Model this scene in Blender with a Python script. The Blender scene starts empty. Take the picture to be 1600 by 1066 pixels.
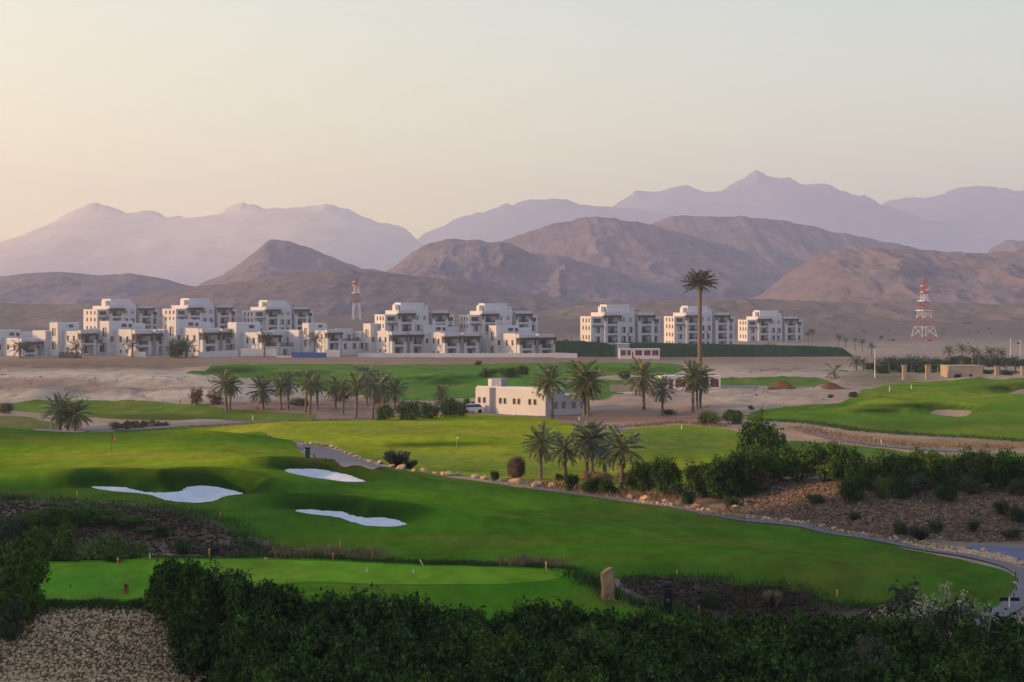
import bpy, math, random
import numpy as np
from mathutils import Vector, Matrix

# ------------------------------------------------------------------ camera, sky, sun, exposure
scene = bpy.context.scene
F, HC, HY = 2198.0, 18.0, 480.0          # focal length in photo pixels, eye height, horizon row
cam = bpy.data.cameras.new('camera'); cam_o = bpy.data.objects.new('camera', cam)
scene.collection.objects.link(cam_o); scene.camera = cam_o
cam_o.location = (0, 0, HC); cam_o.rotation_euler = (math.radians(90), 0, 0)
cam.sensor_width = 36; cam.lens = 36 * F / 1600; cam.shift_y = (HY - 533) / 1600
cam.clip_start = 0.5; cam.clip_end = 40000

SUN_EL, SUN_AZ = math.radians(12.5), math.radians(-9)     # azimuth counted from straight left, away from the viewer
to_sun = Vector((-math.cos(SUN_EL) * math.cos(SUN_AZ), math.cos(SUN_EL) * math.sin(SUN_AZ), math.sin(SUN_EL)))
sun = bpy.data.lights.new('sun', 'SUN'); sun_o = bpy.data.objects.new('sun', sun)
scene.collection.objects.link(sun_o)
sun.energy = 5.0; sun.angle = math.radians(0.6); sun.color = (1.0, 0.58, 0.27)
sun_o.location = (-60, 40, 80)
sun_o.rotation_euler = (-to_sun).to_track_quat('-Z', 'Y').to_euler()

world = bpy.data.worlds.new('World'); scene.world = world; world.use_nodes = True
wn, wl = world.node_tree.nodes, world.node_tree.links
wn.clear()
w_out = wn.new('ShaderNodeOutputWorld')
sky = wn.new('ShaderNodeTexSky'); sky.sky_type = 'NISHITA'; sky.sun_disc = False
sky.sun_elevation = SUN_EL; sky.sun_rotation = math.radians(-99); sky.dust_density = 3.0
bg_n = wn.new('ShaderNodeBackground'); bg_n.inputs[1].default_value = 0.05
wl.new(sky.outputs[0], bg_n.inputs[0])
tc = wn.new('ShaderNodeTexCoord'); sp = wn.new('ShaderNodeSeparateXYZ'); wl.new(tc.outputs['Generated'], sp.inputs[0])
def ramp(stops):
    r = wn.new('ShaderNodeValToRGB'); r.color_ramp.interpolation = 'LINEAR'
    e = r.color_ramp.elements
    e[0].position, e[0].color = stops[0][0], (*stops[0][1], 1)
    e[1].position, e[1].color = stops[1][0], (*stops[1][1], 1)
    for p, c in stops[2:]:
        x = e.new(p); x.color = (*c, 1)
    wl.new(sp.outputs[2], r.inputs[0]); return r
SKY_L = [(0.0, (1.42, 1.10, .28)), (.05, (1.30, 1.08, .36)), (.12, (1.03, .98, .52)), (.21, (.86, .88, .64)), (.40, (.56, .63, .66)), (1.0, (.36, .46, .66))]
SKY_R = [(0.0, (1.08, .94, .34)), (.05, (.95, .87, .39)), (.12, (.79, .79, .50)), (.21, (.60, .66, .57)), (.40, (.44, .55, .66)), (1.0, (.36, .46, .66))]
SKY_B = [(0.0, (.50, .49, .62)), (.08, (.54, .53, .70)), (.21, (.48, .54, .74)), (.40, (.41, .52, .72)), (.6, (.38, .49, .70)), (1.0, (.36, .46, .66))]
rl, rr, rb = ramp(SKY_L), ramp(SKY_R), ramp(SKY_B)
def mixsky(src, lo, hi, a, c):
    m_ = wn.new('ShaderNodeMapRange'); m_.interpolation_type = 'SMOOTHSTEP'; m_.inputs[1].default_value = lo; m_.inputs[2].default_value = hi; wl.new(src, m_.inputs[0])
    x_ = wn.new('ShaderNodeMix'); x_.data_type = 'RGBA'; wl.new(m_.outputs[0], x_.inputs[0]); wl.new(a, x_.inputs[6]); wl.new(c, x_.inputs[7]); return x_.outputs[2]
near_sky = mixsky(sp.outputs[0], -.6, .45, rl.outputs[0], rr.outputs[0])          # warm towards the sun on the left, cooler to the right
dt = wn.new('ShaderNodeVectorMath'); dt.operation = 'DOT_PRODUCT'; dt.inputs[1].default_value = (.55, -.83, 0); wl.new(tc.outputs['Generated'], dt.inputs[0])
full_sky = mixsky(dt.outputs['Value'], -.5, .6, near_sky, rb.outputs[0])           # the cool sky away from the sun
bg_g = wn.new('ShaderNodeBackground'); bg_g.inputs[1].default_value = 0.735
wl.new(full_sky, bg_g.inputs[0])
add = wn.new('ShaderNodeAddShader'); wl.new(bg_n.outputs[0], add.inputs[0]); wl.new(bg_g.outputs[0], add.inputs[1])
wl.new(add.outputs[0], w_out.inputs[0])

scene.view_settings.view_transform = 'Standard'; scene.view_settings.look = 'None'
scene.view_settings.exposure = 0.45; scene.view_settings.gamma = 1.0; scene.view_settings.use_curve_mapping = False
scene.render.engine = 'CYCLES'
scene.cycles.use_denoising = True
scene.cycles.max_bounces = 5; scene.cycles.volume_bounces = 3; scene.cycles.diffuse_bounces = 2

# ------------------------------------------------------------------ small helpers
rng = random.Random(7); nr = np.random.default_rng(7)
COL = scene.collection

def tag(o, label=None, cat=None, group=None, kind=None):
    if label: o['label'] = label
    if cat: o['category'] = cat
    if group: o['group'] = group
    if kind: o['kind'] = kind
    return o
def empty(name, loc=(0, 0, 0), rz=0.0):
    o = bpy.data.objects.new(name, None); COL.objects.link(o)
    o.location = loc; o.rotation_euler = (0, 0, rz); o.empty_display_size = .3; return o
def link(name, me, parent=None, mat=None):
    o = bpy.data.objects.new(name, me); COL.objects.link(o)
    if mat and not me.materials: me.materials.append(mat)
    if parent: o.parent = parent
    return o
def dup(root):
    r = root.copy(); COL.objects.link(r)
    for ch in root.children:
        c = ch.copy(); COL.objects.link(c); c.parent = r
        for g in ch.children:
            d = g.copy(); COL.objects.link(d); d.parent = c
    for k in ('label', 'group'):
        if k in r: del r[k]
    return r
def mesh_np(name, V, Fc, smooth=False):
    """mesh from numpy verts and an (n,k) face array"""
    V = np.asarray(V, np.float32); Fc = np.asarray(Fc, np.int32)
    me = bpy.data.meshes.new(name)
    n, k = Fc.shape
    me.vertices.add(len(V)); me.vertices.foreach_set('co', V.ravel())
    me.loops.add(n * k); me.loops.foreach_set('vertex_index', Fc.ravel())
    me.polygons.add(n); me.polygons.foreach_set('loop_start', np.arange(0, n * k, k, dtype=np.int32))
    me.update(calc_edges=True)
    me.polygons.foreach_set('use_smooth', np.full(n, smooth))
    return me
class MB:
    def __init__(s): s.v = []; s.f = []
    def box(s, x0, x1, y0, y1, z0, z1):
        b = len(s.v)
        s.v += [(x0, y0, z0), (x1, y0, z0), (x1, y1, z0), (x0, y1, z0), (x0, y0, z1), (x1, y0, z1), (x1, y1, z1), (x0, y1, z1)]
        s.f += [tuple(b + i for i in q) for q in ((0, 3, 2, 1), (4, 5, 6, 7), (0, 1, 5, 4), (1, 2, 6, 5), (2, 3, 7, 6), (3, 0, 4, 7))]
        return s
    def bar(s, a, c, w):
        a, c = Vector(a), Vector(c); d = (c - a).normalized()
        u = d.cross(Vector((0, 0, 1)) if abs(d.z) < .9 else Vector((1, 0, 0))).normalized() * (w / 2); v = d.cross(u).normalized() * (w / 2)
        b = len(s.v)
        for p in (a, c):
            s.v += [tuple(p + u + v), tuple(p - u + v), tuple(p - u - v), tuple(p + u - v)]
        s.f += [(b, b + 1, b + 2, b + 3), (b + 7, b + 6, b + 5, b + 4)] + [(b + i, b + 4 + i, b + 4 + (i + 1) % 4, b + (i + 1) % 4) for i in range(4)]
        return s
    def lathe(s, prof, seg=12, cx=0, cy=0):
        b = len(s.v)
        for r, z in prof:
            for i in range(seg):
                a = 2 * math.pi * i / seg; s.v.append((cx + r * math.cos(a), cy + r * math.sin(a), z))
        for j in range(len(prof) - 1):
            for i in range(seg):
                p, q = b + j * seg + i, b + j * seg + (i + 1) % seg
                s.f.append((p, q, q + seg, p + seg))
        s.f.append(tuple(b + i for i in range(seg))[::-1]); s.f.append(tuple(b + (len(prof) - 1) * seg + i for i in range(seg)))
        return s
    def build(s, name, mat, parent=None, smooth=False):
        me = bpy.data.meshes.new(name); me.from_pydata(s.v, [], s.f); me.materials.append(mat)
        if smooth:
            me.polygons.foreach_set('use_smooth', np.full(len(me.polygons), True))
        me.update()
        return link(name, me, parent)

# value noise
def _h(xi, yi, s):
    n = (xi.astype(np.int64) * 374761393 + yi.astype(np.int64) * 668265263 + s * 974634777) & 0xffffffff
    n = ((n ^ (n >> 13)) * 1274126177) & 0xffffffff
    return ((n ^ (n >> 16)) & 0xffff) / 65535.0
def vnoise(x, y, s=0):
    xi, yi = np.floor(x), np.floor(y); fx, fy = x - xi, y - yi
    fx = fx * fx * fx * (fx * (fx * 6 - 15) + 10); fy = fy * fy * fy * (fy * (fy * 6 - 15) + 10)
    a, b, c, d = _h(xi, yi, s), _h(xi + 1, yi, s), _h(xi, yi + 1, s), _h(xi + 1, yi + 1, s)
    return (a * (1 - fx) + b * fx) * (1 - fy) + (c * (1 - fx) + d * fx) * fy
def fbm(x, y, o=4, s=0, g=.5):
    t = np.zeros_like(x, dtype=float); a = 1.0; n = 0
    for i in range(o):
        t += a * (vnoise(x, y, s + i * 17) * 2 - 1); n += a; a *= g; x, y = x * 2.03 + 5.1, y * 2.03 + 1.7
    return t / n
def ridged(x, y, o=4, s=0, g=.5):
    t = np.zeros_like(x, dtype=float); a = 1.0; n = 0
    for i in range(o):
        t += a * (1 - np.abs(vnoise(x, y, s + i * 13) * 2 - 1) * 2); n += a; a *= g; x, y = x * 2.07 + 3.3, y * 2.07 + 9.2
    return t / n
def sstep(a, b, x):
    t = np.clip((x - a) / (b - a), 0, 1); return t * t * (3 - 2 * t)

# ------------------------------------------------------------------ materials
def mat(name, col, rough=.8, var=.25, scale=1.0, bump=0.0, bscale=8.0, attr=None, island=0.0, spec=.3, detail=4, coords='Object', col2=None, transl=0.0):
    m = bpy.data.materials.new(name); m.use_nodes = True
    n, l = m.node_tree.nodes, m.node_tree.links
    b = n['Principled BSDF']; b.inputs['Roughness'].default_value = rough; b.inputs['Specular IOR Level'].default_value = spec
    t = n.new('ShaderNodeTexCoord')
    nz = n.new('ShaderNodeTexNoise'); nz.inputs['Scale'].default_value = scale; nz.inputs['Detail'].default_value = detail
    l.new(t.outputs[coords], nz.inputs['Vector'])
    if attr:
        src = n.new('ShaderNodeAttribute'); src.attribute_name = attr; base = src.outputs['Color']
    else:
        rgb = n.new('ShaderNodeRGB'); rgb.outputs[0].default_value = (*col, 1); base = rgb.outputs[0]
        if col2:
            r2 = n.new('ShaderNodeRGB'); r2.outputs[0].default_value = (*col2, 1)
            n2 = n.new('ShaderNodeTexNoise'); n2.inputs['Scale'].default_value = scale * .37; n2.inputs['Detail'].default_value = 5
            l.new(t.outputs[coords], n2.inputs['Vector'])
            mm = n.new('ShaderNodeMapRange'); mm.inputs[1].default_value = .38; mm.inputs[2].default_value = .62; l.new(n2.outputs[0], mm.inputs[0])
            mc = n.new('ShaderNodeMix'); mc.data_type = 'RGBA'; l.new(mm.outputs[0], mc.inputs[0]); l.new(base, mc.inputs[6]); l.new(r2.outputs[0], mc.inputs[7]); base = mc.outputs[2]
    mp = n.new('ShaderNodeMapRange'); mp.inputs[1].default_value = .25; mp.inputs[2].default_value = .75
    mp.inputs[3].default_value = 1 - var; mp.inputs[4].default_value = 1 + var; l.new(nz.outputs[0], mp.inputs[0])
    f = mp.outputs[0]
    if island:
        g = n.new('ShaderNodeNewGeometry'); mi = n.new('ShaderNodeMapRange'); mi.inputs[3].default_value = 1 - island; mi.inputs[4].default_value = 1 + island
        l.new(g.outputs['Random Per Island'], mi.inputs[0])
        q = n.new('ShaderNodeMath'); q.operation = 'MULTIPLY'; l.new(f, q.inputs[0]); l.new(mi.outputs[0], q.inputs[1]); f = q.outputs[0]
    mu = n.new('ShaderNodeVectorMath'); mu.operation = 'SCALE'; l.new(base, mu.inputs[0]); l.new(f, mu.inputs['Scale'])
    l.new(mu.outputs[0], b.inputs['Base Color'])
    if bump:
        nb = n.new('ShaderNodeTexNoise'); nb.inputs['Scale'].default_value = bscale; nb.inputs['Detail'].default_value = 6
        l.new(t.outputs[coords], nb.inputs['Vector'])
        bp = n.new('ShaderNodeBump'); bp.inputs['Strength'].default_value = 1.0; bp.inputs['Distance'].default_value = bump
        l.new(nb.outputs[0], bp.inputs['Height']); l.new(bp.outputs[0], b.inputs['Normal'])
    if transl:
        b.inputs['Transmission Weight'].default_value = 0
        tr = n.new('ShaderNodeBsdfTranslucent'); l.new(mu.outputs[0], tr.inputs[0])
        ms = n.new('ShaderNodeMixShader'); ms.inputs[0].default_value = transl
        l.new(b.outputs[0], ms.inputs[1]); l.new(tr.outputs[0], ms.inputs[2])
        l.new(ms.outputs[0], n['Material Output'].inputs[0])
    return m
M = dict(
    ground=mat('dry_soil', None, .95, .22, .35, .10, 1.3, attr='col', spec=.1, detail=8),
    grass=mat('mown_grass', None, .9, .13, .55, .05, 6.0, attr='col', spec=.0, detail=7),
    sand=mat('bunker_sand', (.50, .525, .575), .9, .10, .9, .05, 3.0, spec=.1, detail=8),
    tansand=mat('tan_sand', (.25, .195, .145), .95, .12, .8, .03, 4.0, spec=.1),
    path=mat('path_concrete', (.13, .122, .135), .85, .12, 1.5, .01, 12, spec=.2),
    road=mat('asphalt', (.10, .115, .19), .7, .12, 2.0, .01, 20, spec=.3),
    hill=mat('desert_rock', None, .95, .20, .06, 3.0, .09, attr='col', spec=.05, detail=10),
    mount=mat('far_rock', None, .95, .06, .004, 4.0, .008, attr='col', spec=.05, detail=10),
    leaf=mat('shrub_leaf', (.028, .062, .009), .75, .7, 1.5, island=.85, spec=.10, transl=.08),
    leaf2=mat('bright_shrub_leaf', (.052, .098, .012), .75, .35, .9, island=.6, spec=.12, transl=.12),
    leaf3=mat('grey_green_leaf', (.055, .070, .036), .8, .3, .9, island=.5, spec=.2, transl=.15),
    leaf4=mat('yellow_green_leaf', (.085, .11, .018), .7, .3, .9, island=.5, spec=.2, transl=.2),
    leaf5=mat('pale_grass_leaf', (.085, .125, .030), .8, .4, 1.2, island=.6, spec=.1, transl=.15),
    straw=mat('dry_straw', (.22, .15, .085), .85, .3, .9, island=.5, spec=.1),
    dry=mat('dry_twig', (.12, .085, .06), .9, .3, .9, island=.4, spec=.1),
    bloom=mat('cream_bloom', (.27, .255, .14), .8, .2, .9, island=.5, spec=.1),
    stem=mat('bark', (.09, .065, .045), .9, .3, 4, .02, 20),
    frond=mat('palm_frond', (.145, .170, .075), .55, .3, .8, island=.45, spec=.4, transl=.15),
    frond2=mat('blue_palm_frond', (.130, .160, .105), .5, .3, .8, island=.45, spec=.45, transl=.12),
    frondfar=mat('far_palm_frond', (.045, .075, .040), .6, .3, .8, island=.4, spec=.3),
    trunk=mat('palm_trunk', (.15, .115, .085), .95, .35, 3, .06, 9, spec=.1),
    mast=mat('mast_bark', (.16, .115, .08), .9, .25, 2, .06, 7, spec=.1),
    mastfrond=mat('mast_frond', (.085, .075, .045), .7, .2, 1, island=.4),
    wall=mat('white_render', (.545, .515, .51), .9, .07, .35, .01, 6, spec=.2),
    trim=mat('white_trim', (.58, .555, .545), .9, .06, .5, spec=.2),
    tanwall=mat('tan_render', (.31, .245, .18), .9, .12, .5, .01, 6, spec=.2),
    wood=mat('dark_wood', (.055, .032, .025), .6, .2, 2, spec=.3),
    glass=mat('window_glass', (.022, .026, .034), .12, .3, .4, spec=.6),
    frame=mat('window_frame', (.14, .10, .08), .6, .1, 2),
    rail=mat('dark_railing', (.02, .02, .03), .5, .1, 2),
    maroon=mat('maroon_panel', (.14, .022, .032), .6, .1, 2),
    curtain=mat('curtain', (.36, .33, .31), .8, .1, 2),
    steel=mat('grey_steel', (.20, .22, .26), .5, .15, 1, spec=.4),
    red=mat('red_paint', (.36, .07, .065), .6, .12, .3),
    white=mat('white_paint', (.72, .70, .68), .6, .08, .3),
    yellow=mat('yellow_paint', (.70, .36, .03), .6, .1, 3),
    orange=mat('orange_paint', (.55, .16, .03), .6, .1, 3),
    black=mat('black_metal', (.008, .008, .010), .6, .2, 2, spec=.2),
    blue=mat('blue_sheet', (.035, .08, .30), .6, .15, .5),
    aqua=mat('pool_lining', (.12, .34, .48), .4, .15, .5),
    netgreen=mat('green_hedge_leaf', (.014, .052, .026), .7, .3, .5, island=.5, spec=.15),
    rock=mat('tan_rock', (.42, .29, .19), .95, .3, 1.6, .05, 6, spec=.1),
    slab=mat('standing_stone', (.37, .225, .12), .95, .3, 1.8, .06, 5, spec=.1),
    stone=mat('bank_stone', (.42, .31, .18), .95, .25, 2.5, .03, 9, island=.35, spec=.1),
    stonedark=mat('brown_stone', (.138, .094, .063), .95, .3, 2.5, .03, 9, island=.55, spec=.1),
    stoneblack=mat('dark_gully_stone', (.042, .030, .020), .95, .3, 2.5, .03, 9, island=.6, spec=.1),
    redsoil=mat('red_soil', (.13, .062, .040), .95, .25, .8, .2, 2, spec=.05),
    turf=mat('long_grass', (.04, .085, .018), .85, .3, 1, island=.5, spec=.15, transl=.2),
    pot=mat('terracotta', (.30, .10, .045), .8, .15, 4),
)

# ------------------------------------------------------------------ terrain height field
def YZ(py, z): return (HC - z) * F / (py - HY)
CP = []
def P(*pts):
    for px, py, z in pts: CP.append((px, YZ(py, z), z))
def Wp(pxs, Y, z):
    for px in pxs: CP.append((px, Y, z))
WIDE = (-500, -100, 300, 700, 1100, 1500, 1900, 2200)
Wp(WIDE, 12, 0); Wp(WIDE, 30, 0); Wp(WIDE, 50, 0); Wp((-500, -100, 150, 300, 500, 700, 900, 1100, 1300, 1500, 1900), 64, 0)
Wp((1150, 1300, 1450, 1650), 76, -.4); Wp((-400, -100), 90, .3); Wp((300, 600, 850), 88, .2)
P((-100, 775, 2.6), (60, 780, 2.5), (240, 790, 2.3), (350, 820, 1.6), (430, 852, 1.0), (560, 870, .6), (700, 880, .5), (860, 885, .5))
P((0, 870, .3), (120, 875, .2), (250, 868, .2), (350, 866, .2), (430, 868, .2), (-200, 870, .3))
P((150, 745, 2.6), (400, 745, 2.2), (480, 780, 1.5), (650, 780, 1.2), (700, 830, .9), (850, 840, .8), (1000, 830, .5), (1200, 860, .4), (1400, 890, .2), (1560, 905, 0))
P((0, 715, 2.5), (175, 708, 2.6), (350, 712, 2.5), (450, 720, 2.0), (-300, 715, 2.6))
P((-100, 665, 3.2), (0, 668, 3.2), (120, 683, 2.6), (180, 680, 2.7), (300, 672, 3.0), (380, 678, 2.6), (440, 690, 1.8), (480, 703, 1.2), (-400, 660, 3.5))
Wp((-300, -50, 100, 250, 350), 197, -.2); Wp((420,), 190, .3)
P((50, 665, 0), (200, 664, 0), (330, 660, .2))
P((560, 725, 1.0), (600, 730, .9), (700, 748, .6), (800, 760, .5), (900, 772, .4), (1000, 785, .3), (1100, 800, .2), (1200, 815, .2), (1300, 830, .2), (1400, 848, .1), (1500, 868, 0), (1600, 890, 0), (1750, 920, 0), (2000, 920, 0))
P((560, 700, .5), (700, 700, .2), (800, 735, .2), (850, 700, .1), (600, 665, .8), (420, 665, 1.4), (740, 650, .3), (860, 657, .2), (1000, 700, 0), (1140, 700, 0), (1140, 677, 0), (1000, 668, 0))
P((1000, 903, .6), (1130, 907, .5), (1250, 922, .3), (1370, 944, .2), (1500, 965, .1), (1560, 952, 0), (1700, 955, 0))
P((1060, 940, -.5), (1130, 948, -.9), (1250, 958, -1.0), (1350, 968, -.9), (1000, 930, .0))
P((1100, 790, .5), (1200, 780, 1.0), (1250, 750, 2.2), (1150, 750, 1.4), (1400, 755, 2.9), (1600, 760, 2.9), (1300, 800, 1.2), (1450, 820, .9), (1450, 780, 2.0), (1600, 820, .8), (1600, 850, -.3), (1520, 858, -.3), (1600, 868, -.4), (1800, 800, 2), (1800, 755, 3), (1800, 850, -.2))
Wp((1180, 1300, 1450, 1600, 1800), 146, -.4); Wp((1050,), 150, 0)
P((1300, 715, -.3), (1500, 712, -.3), (1420, 690, -.2), (1700, 712, -.2))
P((1200, 655, .3), (1400, 670, .3), (1600, 685, .3), (1300, 635, 1.0), (1500, 640, 1.5), (1440, 610, 2), (1600, 600, 2.2), (1500, 592, 2.2), (1600, 640, 1.6), (1800, 600, 2.2), (1800, 660, .6), (1380, 600, 1.4))
P((745, 645, .2), (860, 640, .4), (940, 625, 1.0), (1000, 645, .3), (1100, 645, .4), (1050, 608, .3), (1150, 610, .5), (1100, 618, 1.3), (1200, 615, 1.5), (960, 630, 1.1), (1250, 603, .5), (850, 612, .2))
P((30, 650, 0), (250, 655, 0), (400, 655, 0), (250, 628, .3), (100, 630, .3), (0, 590, 3), (150, 583, 3.6), (300, 585, 3.6), (400, 600, 2.5), (450, 612, 1.0), (250, 610, 1.8), (60, 610, 2.0), (-150, 590, 3), (-400, 590, 2), (560, 640, .2), (550, 610, .2))
P((0, 570, .8), (100, 569, .8), (300, 575, .3), (400, 575, .2), (600, 600, .1), (700, 580, .1), (900, 588, .9), (980, 588, .9), (900, 575, .1), (1000, 575, .2), (1040, 582, .4), (1180, 582, 1.2), (1250, 576, 1.0))
P((60, 566, .5), (200, 563, .5), (400, 558, .8), (600, 556, .8), (860, 556, .8), (1000, 559, .4), (1200, 566, .2), (1330, 570, .2), (1450, 580, 1.2), (1600, 578, 1.4), (-200, 566, .6), (1800, 578, 1.4))
Wp(WIDE, 530, 1.2); Wp(WIDE, 575, 1.9); Wp(WIDE, 660, 3.4); Wp(WIDE, 800, 7); Wp(WIDE, 1000, 12); Wp(WIDE, 1400, 18); Wp(WIDE, 2500, 22); Wp(WIDE, 9600, 24)
CP = np.array(CP)
KL = 3.2
def tcoord(px, Y): return (px - 800) / 800.0, KL * np.log(Y / 100.0)
ca, cb = tcoord(CP[:, 0], CP[:, 1]); n_ = len(CP)
def kern(r2): return np.where(r2 > 1e-12, r2 * np.log(np.maximum(r2, 1e-12)), 0)
A_ = np.zeros((n_ + 3, n_ + 3))
A_[:n_, :n_] = kern((ca[:, None] - ca) ** 2 + (cb[:, None] - cb) ** 2) + np.eye(n_) * 2e-3
A_[:n_, n_] = 1; A_[:n_, n_ + 1] = ca; A_[:n_, n_ + 2] = cb; A_[n_:, :n_] = A_[:n_, n_:].T
w_ = np.linalg.solve(A_, np.r_[CP[:, 2], 0, 0, 0])
U = np.concatenate([np.linspace(-2.6, -.62, 24)[:-1], np.linspace(-.62, -.385, 30)[:-1], np.linspace(-.385, .385, 540), np.linspace(.385, .62, 30)[1:], np.linspace(.62, 2.6, 24)[1:]])
YS = np.concatenate([np.linspace(5, 55, 30)[:-1], np.arange(55, 62, .7), np.arange(62, 135, .5), np.arange(135, 260, 1.0), np.arange(260, 600, 2.6), np.geomspace(600, 9600, 70)])
LY = np.log(YS)
UU, YY = np.meshgrid(U, YS)
a0, b0 = tcoord(800 + F * np.clip(UU, -.66, .66), YY)
Z = w_[n_] + w_[n_ + 1] * a0 + w_[n_ + 2] * b0
for i in range(n_):
    Z += w_[i] * kern((a0 - ca[i]) ** 2 + (b0 - cb[i]) ** 2)
Z = np.clip(Z, -1.8, 30)
XX = np.clip(UU * YY, -6000, 6000)
def height(x, Y):
    x = np.asarray(x, float); Y = np.asarray(Y, float); u = x / Y
    ci = np.clip(np.interp(u, U, np.arange(len(U))), 0, len(U) - 1.001); ri = np.clip(np.interp(Y, YS, np.arange(len(YS))), 0, len(YS) - 1.001)
    c, r = ci.astype(int), ri.astype(int); fc, fr = ci - c, ri - r
    return (Z[r, c] * (1 - fc) + Z[r, c + 1] * fc) * (1 - fr) + (Z[r + 1, c] * (1 - fc) + Z[r + 1, c + 1] * fc) * fr
YR = np.geomspace(45, 3000, 2600)
def cast(px, py, ymin=45):
    """where the sight line through a photo pixel meets the ground -> (x, Y, z)"""
    px = np.atleast_1d(np.asarray(px, float)); py = np.atleast_1d(np.asarray(py, float)); out = np.zeros((len(px), 3))
    for i in range(len(px)):
        u = (px[i] - 800) / F
        zr = HC - (py[i] - HY) / F * YR; hh = height(u * YR, YR)
        k = np.nonzero((hh >= zr) & (YR > ymin))[0]
        j = k[0] if len(k) else len(YR) - 1
        Yh = YR[j]
        if j > 0:
            d0, d1 = zr[j - 1] - hh[j - 1], zr[j] - hh[j]
            if d0 > 0: Yh = YR[j - 1] + (YR[j] - YR[j - 1]) * d0 / (d0 - d1 + 1e-9)
        out[i] = (u * Yh, Yh, height(u * Yh, Yh))
    return out
def smooth_poly(p, sub=6):
    p = np.asarray(p, float); n = len(p); out = []
    for i in range(n):
        a, b, c, d = p[i - 1], p[i], p[(i + 1) % n], p[(i + 2) % n]
        for k in range(sub):
            t = k / sub
            out.append(.5 * (2 * b + (c - a) * t + (2 * a - 5 * b + 4 * c - d) * t * t + (3 * b - a - 3 * c + d) * t ** 3))
    return np.array(out)
def sdf(poly, x, y):
    """signed distance in plan (negative inside)"""
    d2 = np.full(x.shape, 1e18); ins = np.zeros(x.shape, bool)
    n = len(poly)
    for i in range(n):
        ax, ay = poly[i]; bx, by = poly[(i + 1) % n]; ex, ey = bx - ax, by - ay
        t = np.clip(((x - ax) * ex + (y - ay) * ey) / (ex * ex + ey * ey + 1e-12), 0, 1)
        d2 = np.minimum(d2, (x - ax - t * ex) ** 2 + (y - ay - t * ey) ** 2)
        if ay != by:
            ins ^= ((ay > y) != (by > y)) & (x < ex * (y - ay) / (by - ay) + ax)
    d = np.sqrt(d2); return np.where(ins, -d, d)
def win(poly, pad):
    """grid window (row and column slices) that holds a plan polygon"""
    u = poly[:, 0] / poly[:, 1]
    y0, y1 = poly[:, 1].min() - pad, poly[:, 1].max() + pad
    du = pad / max(poly[:, 1].min(), 20)
    r0, r1 = np.searchsorted(YS, y0), np.searchsorted(YS, y1); c0, c1 = np.searchsorted(U, u.min() - du), np.searchsorted(U, u.max() + du)
    return slice(max(r0 - 1, 0), min(r1 + 1, len(YS))), slice(max(c0 - 1, 0), min(c1 + 1, len(U)))

# the raised tee (plan outline taken at its own level, z = 3)
TEE_PX = [(-300, 942), (40, 942), (210, 946), (330, 942), (480, 934), (640, 920), (760, 911), (860, 906), (915, 903), (905, 895), (860, 889), (640, 882), (440, 873), (240, 872), (70, 880), (-300, 890)]
tee = np.array([((px - 800) / F * YZ(py, 3.0), YZ(py, 3.0)) for px, py in TEE_PX]); tee = smooth_poly(tee, 4)
s_ = win(tee, 14); d_ = sdf(tee, XX[s_], YY[s_])
pxg = 800 + F * UU[s_]
wf = 3.6 + 6.5 * sstep(480, 700, pxg) * sstep(84, 78, YY[s_]) + 1.5 * sstep(84, 88, YY[s_])
k_ = np.clip(d_ / wf, 0, 1); k_ = 1 - (k_ * .7 + .3 * k_ * k_ * (3 - 2 * k_))
Z[s_] = Z[s_] * (1 - k_) + 3.0 * k_

# bunkers: sand outlines, with a grass face raised behind each
B1 = [(143, 762), (165, 761), (195, 763), (215, 768), (240, 771), (262, 771), (282, 769), (292, 763), (310, 761), (335, 762), (362, 768), (379, 774), (372, 781), (350, 785), (320, 787), (285, 786), (255, 782), (235, 775), (210, 771), (180, 769), (155, 766)]
B2 = [(446, 738), (455, 735), (480, 734), (510, 737), (540, 743), (571, 754), (560, 756), (540, 757), (510, 756), (480, 754), (455, 748), (447, 743)]
B3 = [(460, 799), (480, 798), (510, 800), (535, 801), (550, 807), (575, 811), (600, 811), (622, 815), (635, 820), (625, 823), (600, 824), (570, 822), (545, 815), (530, 810), (500, 806), (475, 803)]
B4 = [(1452, 643), (1480, 641), (1518, 643), (1505, 650), (1475, 648)]
B5 = [(1572, 614), (1600, 611), (1640, 612), (1640, 618), (1600, 617)]
def plan(pxpoly, sub=6, ymin=45): return smooth_poly(cast(*np.array(pxpoly, float).T, ymin=ymin)[:, :2], sub)
BUNK = [plan(b) for b in (B1, B2, B3, B4, B5)]
def lip(poly, amp, w, reach):
    s = win(poly, reach * 2.5); x, y = XX[s], YY[s]; d = sdf(poly, x, y)
    cx = np.linspace(poly[:, 0].min(), poly[:, 0].max(), 24); mid = []
    for c in cx:
        yy = [poly[i, 1] for i in range(len(poly)) if abs(poly[i, 0] - c) < (cx[1] - cx[0]) * 1.5]
        mid.append((min(yy) + max(yy)) / 2)
    m = np.interp(x, cx, mid)
    back = sstep(-.5, 2.0, y - m)
    Z[s] += amp * back * sstep(0, w, d) * np.exp(-(np.maximum(d, 0) / reach) ** 2)
    Z[s] -= .50 * sstep(0, -2.6, d) * (d < 0)
lip(BUNK[0], 1.5, 2.4, 9); lip(BUNK[1], 1.15, 2.2, 7); lip(BUNK[2], 1.25, 2.0, 6); lip(BUNK[3], 1.1, 2.5, 12); lip(BUNK[4], 1.3, 3, 12)
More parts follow.
